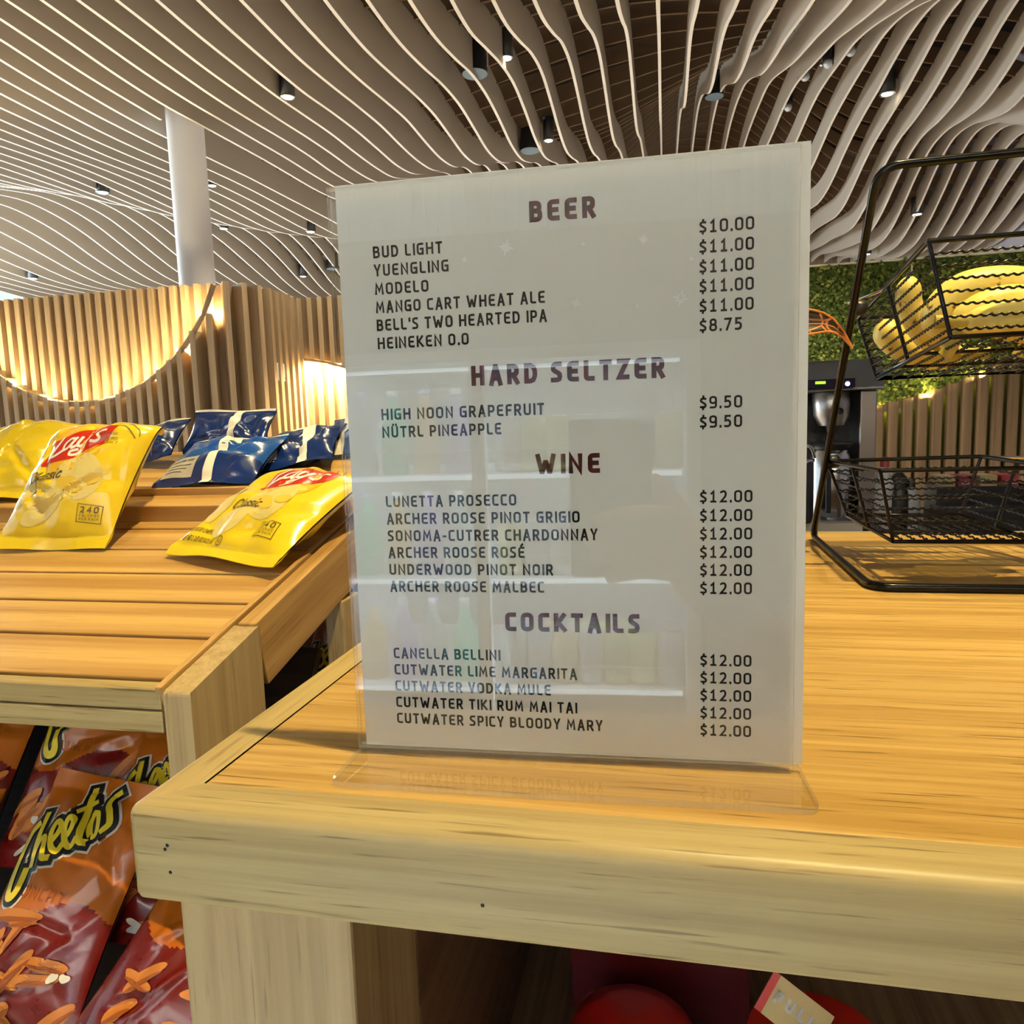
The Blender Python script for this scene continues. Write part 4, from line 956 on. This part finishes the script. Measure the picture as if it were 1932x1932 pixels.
LB = [(.370, .525, .106), (.338, .640, .1115), (.515, .640, .1135), (.545, .525, .106), (.385, .524, .026), (.362, .634, .042), (.492, .634, .042), (.528, .524, .026)]
wire_basket('upper_basket', UB, nz=7, label='upper wire basket holding bananas')
wire_basket('lower_basket', LB, nx=11, nz=5, label='empty lower wire basket')
for (y, z) in ((.532, .286), (.645, .1105)):
    for x in (RX, RX+RW):
        child('clip', MB().lathe([(.006, 0), (.0085, .003), (.0085, .013), (.006, .016)], 14, M=Matrix.Translation((x+(.003 if x == RX else -.019), y, z)) @ Matrix.Rotation(R(90), 4, 'Y')), M_BLACKP, fr)
for q in ([(RX, .532, .292), (.362, .50, .2985)], [(RX, .648, .108), (.340, .636, .111)], [(RX+RW, .532, .292), (.60, .50, .2985)], [(RX+RW, .648, .108), (.515, .638, .113)]):
    child('hook', MB().tube(q, .002, 6), M_CHROME, fr)

# bananas
def banana_mat():
    m, t, b = nt('banana_skin'); N = t.nodes.new; L = t.links.new
    tc = N('ShaderNodeTexCoord'); n = N('ShaderNodeTexNoise'); n.inputs['Scale'].default_value = 90; n.inputs['Detail'].default_value = 4; L(tc.outputs['Object'], n.inputs['Vector'])
    r = N('ShaderNodeValToRGB'); r.color_ramp.elements[0].position = .30; r.color_ramp.elements[0].color = (.16, .075, .012, 1); r.color_ramp.elements[1].position = .36; r.color_ramp.elements[1].color = (.80, .62, .12, 1)
    e = r.color_ramp.elements.new(.8); e.color = (.86, .71, .19, 1); L(n.outputs[0], r.inputs[0]); L(r.outputs[0], b.inputs['Base Color'])
    b.inputs['Roughness'].default_value = .42; return m
M_BAN = banana_mat(); M_STEM = mat('banana_stem', (.45, .36, .06), .6); M_TIP = mat('banana_tip', (.05, .03, .015), .7)
def banana(label, pts, r=.0185):
    P = smooth_path3(pts, 8); n = len(P)
    t = thing('banana', label, 'banana', T(*P[n//2]), 'bananas in the upper wire basket')
    rr = []
    for i in range(n):
        s = i/(n-1); rr.append(r*(.38+.62*min(1, s/.16)**.7 if s < .16 else (1.0 if s < .8 else max(.22, 1-((s-.8)/.2)**1.8*.78))))
    child('skin', MB().tube(P, rr, 7, smooth=True), M_BAN, t)
    o = t.children[0]; md = o.modifiers.new('round', 'SUBSURF'); md.levels = 1; md.render_levels = 1
    d = (P[0]-P[1]).normalized()
    child('stem', MB().tube([P[0]-d*.003, P[0]+d*.012, P[0]+d*.026], [r*.36, r*.30, r*.36], 7), M_STEM, t)
    d = (P[-1]-P[-2]).normalized(); child('tip', MB().tube([P[-1]-d*.002, P[-1]+d*.004], [r*.26, r*.2], 7), M_TIP, t)
def smooth_path3(pts, n):
    P = [Vector(p) for p in pts]; out = []
    for i in range(len(P)-1):
        p0 = P[max(i-1, 0)]; p1 = P[i]; p2 = P[i+1]; p3 = P[min(i+2, len(P)-1)]
        for j in range(n):
            t = j/n; out.append(.5*((2*p1)+(p2-p0)*t+(2*p0-5*p1+4*p2-p3)*t*t+(3*p1-p0-3*p2+p3)*t**3))
    out.append(P[-1]); return out
banana('large arching banana at the top of the wire basket, its back towards the viewer', [(.408, .455, .244), (.402, .450, .264), (.422, .446, .284), (.462, .440, .284), (.496, .436, .266), (.512, .434, .246)], .0215)
banana('banana pointing upright near the left side of the wire basket', [(.420, .520, .240), (.404, .514, .256), (.390, .510, .284), (.388, .505, .312)], .0145)
banana('banana lying lowest at the rear left corner of the wire basket', [(.455, .545, .232), (.42, .550, .234), (.392, .552, .248), (.372, .550, .272)], .019)
banana('inner banana of the arching pair at the top of the wire basket', [(.412, .425, .244), (.420, .420, .257), (.440, .417, .266), (.466, .415, .262), (.488, .415, .248)], .0195)
banana('banana lying flat along the bottom front of the wire basket', [(.405, .395, .250), (.440, .390, .249), (.480, .388, .250), (.515, .392, .258), (.545, .398, .272)], .0185)
banana('banana beside the arching one at the right of the wire basket', [(.50, .49, .246), (.515, .485, .275), (.54, .48, .292), (.57, .475, .29)], .0185)
banana('banana lying beneath the arching one, its dark tip towards the viewer', [(.52, .475, .244), (.49, .462, .247), (.455, .448, .252), (.432, .432, .262)], .018)

# ------------------------------------------------------------------ potted plant behind the menu stand
def leaf_mat():
    m, t, b = nt('croton_leaf'); N = t.nodes.new; L = t.links.new
    tc = N('ShaderNodeTexCoord'); v = N('ShaderNodeTexVoronoi'); v.feature = 'DISTANCE_TO_EDGE'; v.inputs['Scale'].default_value = 75; L(tc.outputs['Object'], v.inputs['Vector'])
    r = N('ShaderNodeValToRGB'); r.color_ramp.elements[0].position = .03; r.color_ramp.elements[0].color = (.55, .20, .06, 1); r.color_ramp.elements[1].position = .09; r.color_ramp.elements[1].color = (.040, .026, .012, 1)
    L(v.outputs[0], r.inputs[0]); L(r.outputs[0], b.inputs['Base Color']); b.inputs['Roughness'].default_value = .4; return m
M_LEAF = leaf_mat(); M_LEDGE = mat('leaf_orange_edge', (.68, .24, .05), .45)
pl_ = thing('potted_croton', 'potted plant with orange veined leaves, almost hidden behind the menu stand', 'plant', T(.15, .45, 0))
child('pot', MB().lathe([(.045, .0), (.06, .10), (.064, .10), (.064, .115), (.055, .115), (.05, .105), (.001, .104)], 28, M=T(.15, .45, 0)), mat('clay_pot', (.25, .10, .05), .7), pl_)
def leaf(base, tip, width, sag, side, name='leaf'):
    base, tip = Vector(base), Vector(tip); d = tip-base; s = d.cross(Vector(side)).normalized(); up = s.cross(d).normalized()
    if up.z < 0: up = -up
    n = 14; P = []; E1 = []; E2 = []
    for i in range(n+1):
        t = i/n; w = width*(math.sin(PI*min(1, t**.75))**.8)*(1 if t < 1 else 0)+.0002; c = base+d*t+up*(sag*math.sin(PI*t)*(1-.2*t))-Vector((0, 0, 0.5*max(0, t-.78)**2 if name == 'leaf' and width < .0176 else .0))
        P.append([c-s*w+up*w*.45, c-s*w*.5+up*w*.1, c, c+s*w*.5+up*w*.1, c+s*w+up*w*.45]); E1.append(P[-1][0]); E2.append(P[-1][-1])
    o = child(name, MB().grid(P), M_LEAF, pl_); md = o.modifiers.new('thick', 'SOLIDIFY'); md.thickness = .0006
    e = child('leaf_margin', MB().tube(E1, .0011, 5).tube(E2, .0011, 5).tube([p[2] for p in P], .0010, 5), M_LEDGE, pl_); e.parent = o; e.matrix_parent_inverse = Matrix(); e.matrix_world = Matrix(); e['label'] = 'orange leaf rim and midrib'
child('stem', MB().tube([(.15, .45, .1), (.152, .452, .2), (.15, .455, .27)], .004, 7), mat('plant_stem', (.16, .12, .04), .7), pl_)
leaf((.18, .46, .258), (.327, .476, .262), .0175, .012, (0, -1, .3))
leaf((.15, .455, .24), (.10, .44, .272), .018, .010, (0, -1, .2)); leaf((.15, .455, .18), (.08, .46, .22), .02, .01, (0, -1, .2)); leaf((.15, .455, .2), (.20, .43, .25), .018, .008, (0, -1, .3))
leaf((.15, .455, .16), (.06, .50, .19), .02, .012, (0, -1, .2))

# ------------------------------------------------------------------ coffee station behind
CZ = -.16
bc = thing('back_counter', 'dark back counter with a pale front edge carrying the coffee brewer', 'counter', T(1.2, 2.2, FZ))
child('body', MB().box(.35, 2.6, 1.86, 2.5, FZ, CZ-.035), M_BLACKP, bc)
child('counter_top', MB().box(.33, 2.62, 1.84, 2.5, CZ-.034, CZ), mat('dark_stone', (.05, .045, .04), .35), bc)
child('pale_edge', MB().box(.33, .672, 1.80, 1.839, CZ-.034, CZ+.036), mat('pale_ledge', (.58, .53, .46), .5), bc, bevel=.002)
cm = thing('coffee_brewer', 'tall steel coffee brewer with a green display and blue light, behind the fruit rack', 'coffee machine', T(.62, 2.0, CZ))
M_GREYM = mat('grey_metal_panel', (.22, .22, .225), .38, metal=.7)
child('cabinet', MB().box(.40, .735, 2.06, 2.34, CZ, .242), M_BLACKP, cm, bevel=.004)
hood = [(1.90, .245), (2.34, .245), (2.34, .335), (1.94, .335)]
child('hood', MB().prism(hood, .40, .745, M=Matrix(((0, 0, 1, 0), (1, 0, 0, 0), (0, 1, 0, 0), (0, 0, 0, 1)))), M_GREYM, cm, bevel=.008, seg=3)
child('side_column', MB().box(.690, .735, 1.93, 2.059, CZ+.03, .2445), M_STEEL, cm, bevel=.004)
child('drip_tray', MB().box(.40, .735, 1.90, 2.059, CZ, CZ+.028), M_GREYM, cm, bevel=.003)
dp = child('control_strip', MB().box(.405, .665, 1.888, 1.899, .252, .278), mat('dark_blue_glass', (.008, .006, .03), .12), cm, bevel=.002)
o = child('green_display', MB().box(.558, .585, 1.885, 1.8885, .2655, .2725), mat('green_lcd', (.2, .8, .02), .4, emit=(.25, 1, .02), es=1.6), cm); o['label'] = 'lit green display'
o = child('blue_light', MB().lathe([(.0001, 0), (.0065, 0)], 14, M=Matrix.Translation((.644, 1.8868, .263)) @ Matrix.Rotation(R(90), 4, 'X'), cap=False), mat('blue_led', (.2, .3, 1), .4, emit=(.25, .4, 1), es=5), cm); o['label'] = 'small blue indicator light'
child('filter_basket', MB().lathe([(.035, .145), (.052, .175), (.056, .240), (.05, .2445)], 24, M=T(.622, 1.975, 0)), M_STEEL, cm)
child('basket_handle', MB().tube([(.622, 1.92, .19), (.622, 1.885, .188), (.622, 1.87, .186)], .010, 8), M_BLACKP, cm)
child('spout', MB().lathe([(.012, .118), (.018, .146)], 12, M=T(.622, 1.975, 0)), M_BLACKP, cm)
ap = thing('thermal_server', 'steel thermal coffee server standing under the brewer spout', 'coffee pot', T(.622, 1.975, CZ+.028))
child('vessel', MB().lathe([(.058, CZ+.0283), (.060, CZ+.04), (.060, .055), (.050, .075)], 32, M=T(.622, 1.975, 0)), M_CHROME, ap)
child('lid', MB().lathe([(.054, .0755), (.056, .088), (.03, .100)], 28, M=T(.622, 1.975, 0)), M_BLACKP, ap)
child('sight_gauge', MB().box(.596, .610, 1.905, 1.913, CZ+.05, .05), M_BLACKP, ap, bevel=.002)
child('handle', MB().tube(path_f([(.60, 1.92, .086), (.60, 1.885, .094), (.66, 1.885, .094), (.66, 1.93, .086)], .01), .006, 8), M_BLACKP, ap)
gr = thing('hot_water_urn', 'black urn with a chrome rim and handle, left of the coffee server', 'urn', T(.49, 1.80, CZ))
child('vessel', MB().lathe([(.062, CZ+.0365), (.066, CZ+.05), (.066, .045), (.06, .052)], 32, M=T(.478, 1.80+.02, 0)), M_BLACKP, gr)
child('rim', MB().lathe([(.067, .046), (.069, .050), (.067, .056), (.050, .058)], 32, M=T(.478, 1.82, 0), cap=False), M_CHROME, gr)
child('lid', MB().lathe([(.06, .0525), (.052, .075), (.02, .088), (.001, .09)], 28, M=T(.478, 1.82, 0)), M_BLACKP, gr)
child('handle', MB().tube(path_f([(.428, 1.76, .06), (.434, 1.755, .095), (.525, 1.755, .095), (.535, 1.762, .06)], .02), .005, 8), M_CHROME, gr)
# small things on the back counter
def bottle(name, label, x, y, prof, m, capm, cap, cat='bottle'):
    t = thing(name, label, cat, T(x, y, CZ), None); child('body', MB().lathe([(r, CZ+z) for r, z in prof], 20, M=T(x, y, 0)), m, t)
    child('cap', MB().lathe([(r, CZ+z) for r, z in cap], 16, M=T(x, y, 0)), capm, t); return t
bottle('jug', 'white jug with a red cap beside the coffee brewer', .765, 1.95, [(.030, .0), (.032, .01), (.032, .13), (.018, .165), (.012, .18)], M_WHITE, mat('red_cap', (.4, .05, .04), .5), [(.013, .1805), (.013, .20), (.006, .21)])
bottle('squeeze_bottle', 'black squeeze bottle between the white jugs', .80, 1.935, [(.024, .0), (.026, .01), (.026, .10), (.020, .125)], M_BLACKP, M_BLACKP, [(.021, .1255), (.021, .15), (.008, .165)])
bottle('jug', 'white jug standing nearer the packets', .835, 1.95, [(.024, .0), (.026, .01), (.026, .10), (.014, .12)], M_WHITE, M_BLACKP, [(.014, .1205), (.012, .14)])
cd = thing('packet_caddy', 'dark caddy of sweetener packets on the back counter', 'caddy', T(.99, 1.93, CZ))
cb = MB(); cb.box(.885, 1.135, 1.89, 1.895, CZ, CZ+.125); cb.box(.885, 1.135, 1.985, 1.99, CZ, CZ+.125); cb.box(.885, .89, 1.8955, 1.9845, CZ, CZ+.125); cb.box(1.13, 1.135, 1.8955, 1.9845, CZ, CZ+.125); cb.box(.8905, 1.1295, 1.8955, 1.9845, CZ, CZ+.005)
child('tray_box', cb, M_BLACKP, cd)
for i, (c, w) in enumerate((((.55, .43, .22), 'tan'), ((.33, .04, .06), 'dark red'), ((.55, .44, .20), 'yellow tan'), ((.45, .045, .045), 'bright red'))):
    x = .915+.053*i
    t = thing('sweetener_packets', w+' block of sweetener packets in the caddy', 'packets', T(x, 1.94, CZ+.006), 'sweetener packets in the caddy')
    child('packet_block', MB().box(x-.022, x+.022, 1.90, 1.975, CZ+.0055, CZ+.155), mat('packet_'+w.replace(' ', '_'), c, .7), t, bevel=.003)
    child('packet_print', MB().box(x-.016, x+.016, 1.8988, 1.8998, CZ+.130, CZ+.138), M_WPR if i % 2 else M_BRN, t)
td = thing('napkin_dispenser', 'black napkin dispenser with a bluish shiny top edge, low on the back counter', 'dispenser', T(.99, 1.84, CZ))
child('body', MB().box(.865, 1.15, 1.845, 1.885, CZ+.0003, CZ+.075), M_BLACKP, td, bevel=.003)
child('face_plate', MB().box(.90, 1.06, 1.842, 1.8447, CZ+.060, CZ+.073), mat('blue_plate', (.28, .42, .70), .15, metal=.9), td)

# ------------------------------------------------------------------ things on the shelf under the counter
SH = -.38
cn = thing('snack_canister', 'red snack canister with a rounded red lid, in the dark under the counter', 'canister', T(.108, .16, SH))
child('can', MB().lathe([(.045, SH+.0523), (.047, SH+.056), (.047, SH+.118)], 32, M=T(.108, .16, -.052)), M_RED, cn)
child('lid', MB().lathe([(.050, SH+.1185), (.051, SH+.128), (.046, SH+.138), (.028, SH+.146), (.001, SH+.148)], 36, M=T(.108, .16, -.052)), M_RED, cn)
pk = thing('snack_carton', 'dark red snack carton with a white label, behind the red canister', 'carton', T(.12, .30, SH))
child('carton', MB().box(.045, .205, .27, .33, SH+.0003, SH+.21), mat('carton_red', (.10, .008, .008), .4), pk, bevel=.002)
child('white_label', MB().box(.075, .118, .2685, .2697, SH+.13, SH+.205), M_GREYL, pk)
pm_ = MB()
for i in range(7): pm_.box(.079, .112-.003*(i % 3), .2677, .2683, SH+.139+.009*i, SH+.1415+.009*i)
child('label_print', pm_, M_TXTD, pk)
pc = thing('snack_cup', 'red and gold snack cup with PULL on its lid tab, under the counter', 'snack cup', T(.235, .13, SH))
child('cup', MB().lathe([(.034, SH+.0003), (.046, SH+.11), (.047, SH+.122)], 28, M=T(.235, .13, 0)), M_RED, pc)
lidM = Matrix.Translation((.218, .13, SH+.142)) @ Matrix.Rotation(R(62), 4, 'X') @ Matrix.Rotation(R(-32), 4, 'Z')
child('lid_tab', MB().box(-.022, .022, -.013, .015, -.001, 0, M=lidM), mat('gold_red_foil', (.50, .36, .15), .35, metal=.4), pc)
tm = MB(); put_text(tm, 'PULL', -.015, .015, -.002, .0085, .26, lambda x, y: tuple(lidM @ Vector((x, y, .0006)))); child('lettering', tm, M_WPR, pc)
child('red_edge', MB().box(-.022, -.017, -.013, .015, .0001, .0005, M=lidM), M_RED, pc)

# ------------------------------------------------------------------ drinks cooler behind the viewer (seen mirrored in the acrylic)
CY = -1.15
cf = thing('drinks_cooler', 'white framed drinks cooler with lit shelves, mirrored in the acrylic menu stand', 'cooler', T(-.1, CY-.3, FZ))
CX0, CXM, CX1 = -.50, -.165, .272
fm = MB()
for x in (CX0, CXM, CX1): fm.box(x-.014, x+.014, CY-.03, CY, FZ, .305)
fm.box(CX0-.0139, CX1+.0139, CY-.03, CY-.0005, .3055, .33); fm.box(CX0-.0139, CX1+.0139, CY-.031, CY-.0005, FZ, -.47)
child('frame', fm, M_WHITE, cf)
sb = MB(); sb.box(CX0-.03, CX1+.03, CY-.62, CY-.60, FZ, .33); sb.box(CX0-.03, CX0-.0145, CY-.5995, CY-.031, FZ, .33); sb.box(CX1+.0145, CX1+.03, CY-.5995, CY-.031, FZ, .33); sb.box(CX0-.0143, CX1+.0143, CY-.5995, CY-.032, .331, .35)
child('body', sb, mat('cooler_grey', (.22, .22, .23), .5), cf)
SHELF = (.072, -.155, -.40)
for z in SHELF:
    o = child('shelf', MB().box(CX0+.0145, CX1-.0145, CY-.55, CY-.04, z-.014, z), M_WHITE, cf)
    l = child('shelf_light', MB().box(CX0+.02, CX1-.02, CY-.0395, CY-.0385, z-.012, z-.002), M_COOL, cf); l['label'] = 'lit white shelf front'
    child('guard_wire', MB().tube([(CX0+.016, CY-.036, z+.05), (CX1-.016, CY-.036, z+.05)], .0022, 6), M_CHROME, cf)
child('top_light', MB().box(CX0+.02, CX1-.02, CY-.10, CY-.06, .295, .300), M_COOL, cf)
child('glass_door', MB().box(CX0+.0145, CX1-.0145, CY-.012, CY-.008, -.465, .30), M_GLASS, cf)
CANC = [(.55, .56, .58), (.50, .52, .25), (.62, .60, .30), (.55, .57, .60), (.58, .6, .62), (.45, .5, .6), (.6, .5, .3)]
def can(x, y, z, c, label):
    t = thing('drink_can', label, 'can', T(x, y, z), 'cans on the cooler shelves')
    obj('can_body', MB().lathe([(.024, .0003), (.031, .008), (.031, .105), (.0255, .118)], 18), c, t)
    obj('can_lid', MB().lathe([(.0254, .1182), (.025, .1205), (.023, .1187), (.001, .1187)], 18), M_CHROME, t)
CM = [mat('can_print', c, .25, metal=.6) for c in CANC]
n_ = 0
for zi, z in enumerate(SHELF):
    for i in range(7):
        x = CXM+.05+.0575*i
        if x > CX1-.04: continue
        for k in range(2 if zi == 2 else 1):
            can(x, CY-.09-.075*k, z, CM[(i+zi*2+k) % 7], 'slim can mirrored on the %s cooler shelf, %s from right%s' % (('upper', 'middle', 'bottom')[zi], ('seventh', 'sixth', 'fifth', 'fourth', 'third', 'second', 'first')[i], ', back row' if k else ''))
BT = [mat('bottle_glass_%s' % q, c, .12, spec=.8, coat=.6) for q, c in (('clear', (.45, .5, .52)), ('green', (.12, .42, .30)), ('amber', (.55, .36, .16)), ('violet', (.35, .3, .5)))]
for zi, z in enumerate(SHELF):
    for i in range(4):
        x = CX0+.055+.072*i
        t = thing('drink_bottle', '%s drink bottle mirrored on the %s cooler shelf, %s from the left' % (('clear', 'green', 'amber', 'violet capped')[(i+zi) % 4], ('upper', 'middle', 'bottom')[zi], ('first', 'second', 'third', 'fourth')[i]), 'bottle', T(x, CY-.10, z), 'bottles on the cooler shelves')
        obj('bottle_body', MB().lathe([(.028, .0003), (.030, .006), (.030, .10), (.012, .150), (.011, .172)], 18), BT[(i+zi) % 4], t)
        obj('cap', MB().lathe([(.0125, .1725), (.0125, .186), (.001, .187)], 14), M_WHITE if i % 2 else BT[3], t)

for _x0, _x1 in ((CX0, CXM), (CXM, CX1)):
    for _z in (.29, .05, -.175):
        area_lamp(((_x0+_x1)/2, CY-.06, _z), (0, -.70, -1), 26, (.70, .87, 1.0), .26, .02, 2.45)

# ------------------------------------------------------------------ the viewer's hand and phone, mirrored in the acrylic
ph = thing('smartphone', 'dark phone held up by the hand mirrored in the acrylic', 'phone', T(.108, -.361, .095))
child('body', MB().box(.070, .148, -.3655, -.3575, .020, .172), M_BLACKP, ph, bevel=.0035, seg=3)
child('camera_bump', MB().box(.112, .146, -.35745, -.3555, .132, .170), mat('dark_glass', (.02, .02, .022), .1), ph, bevel=.0009)
M_SKIN = mat('skin', (.52, .33, .22), .5, bump=.08, bscale=300)
hm = MB()
hm.tube(smooth_path3([(.58, -.57, -.38), (.45, -.49, -.25), (.33, -.42, -.13), (.245, -.390, -.04), (.205, -.376, .005), (.186, -.372, .035), (.174, -.370, .062)], 4), [.043, .0425, .042, .0415, .040, .039, .038, .036, .034, .032, .030, .028, .026, .026, .026, .027, .028, .029, .030, .030, .029, .028, .027, .025, .022], 14)
for z0, L in ((.080, .062), (.062, .072), (.044, .068), (.027, .052)):
    x = .168
    hm.tube(smooth_path3([(x+.006, -.372, z0-.004), (x-.006, -.3535, z0), (x-.012-L*.35, -.3470, z0+.003), (x-.012-L*.75, -.3480, z0-.001), (x-.012-L, -.3515, z0-.006)], 4), [.010]*4+[.0095]*4+[.0088]*4+[.0080]*4+[.0062], 10)
hm.tube(smooth_path3([(.190, -.382, .040), (.178, -.386, .072), (.160, -.381, .098), (.146, -.376, .114)], 4), [.015]*4+[.0125]*4+[.0100]*4+[.0075], 10)
pr_ = thing('person', 'bare forearm and hand holding up a dark phone, mirrored in the acrylic stand', 'person', T(.2, -.38, 0))
o = child('arm', hm, M_SKIN, pr_)
rm = o.modifiers.new('join', 'REMESH'); rm.mode = 'VOXEL'; rm.voxel_size = .0022; rm.use_smooth_shade = True
sm_ = o.modifiers.new('soften', 'SMOOTH'); sm_.iterations = 4
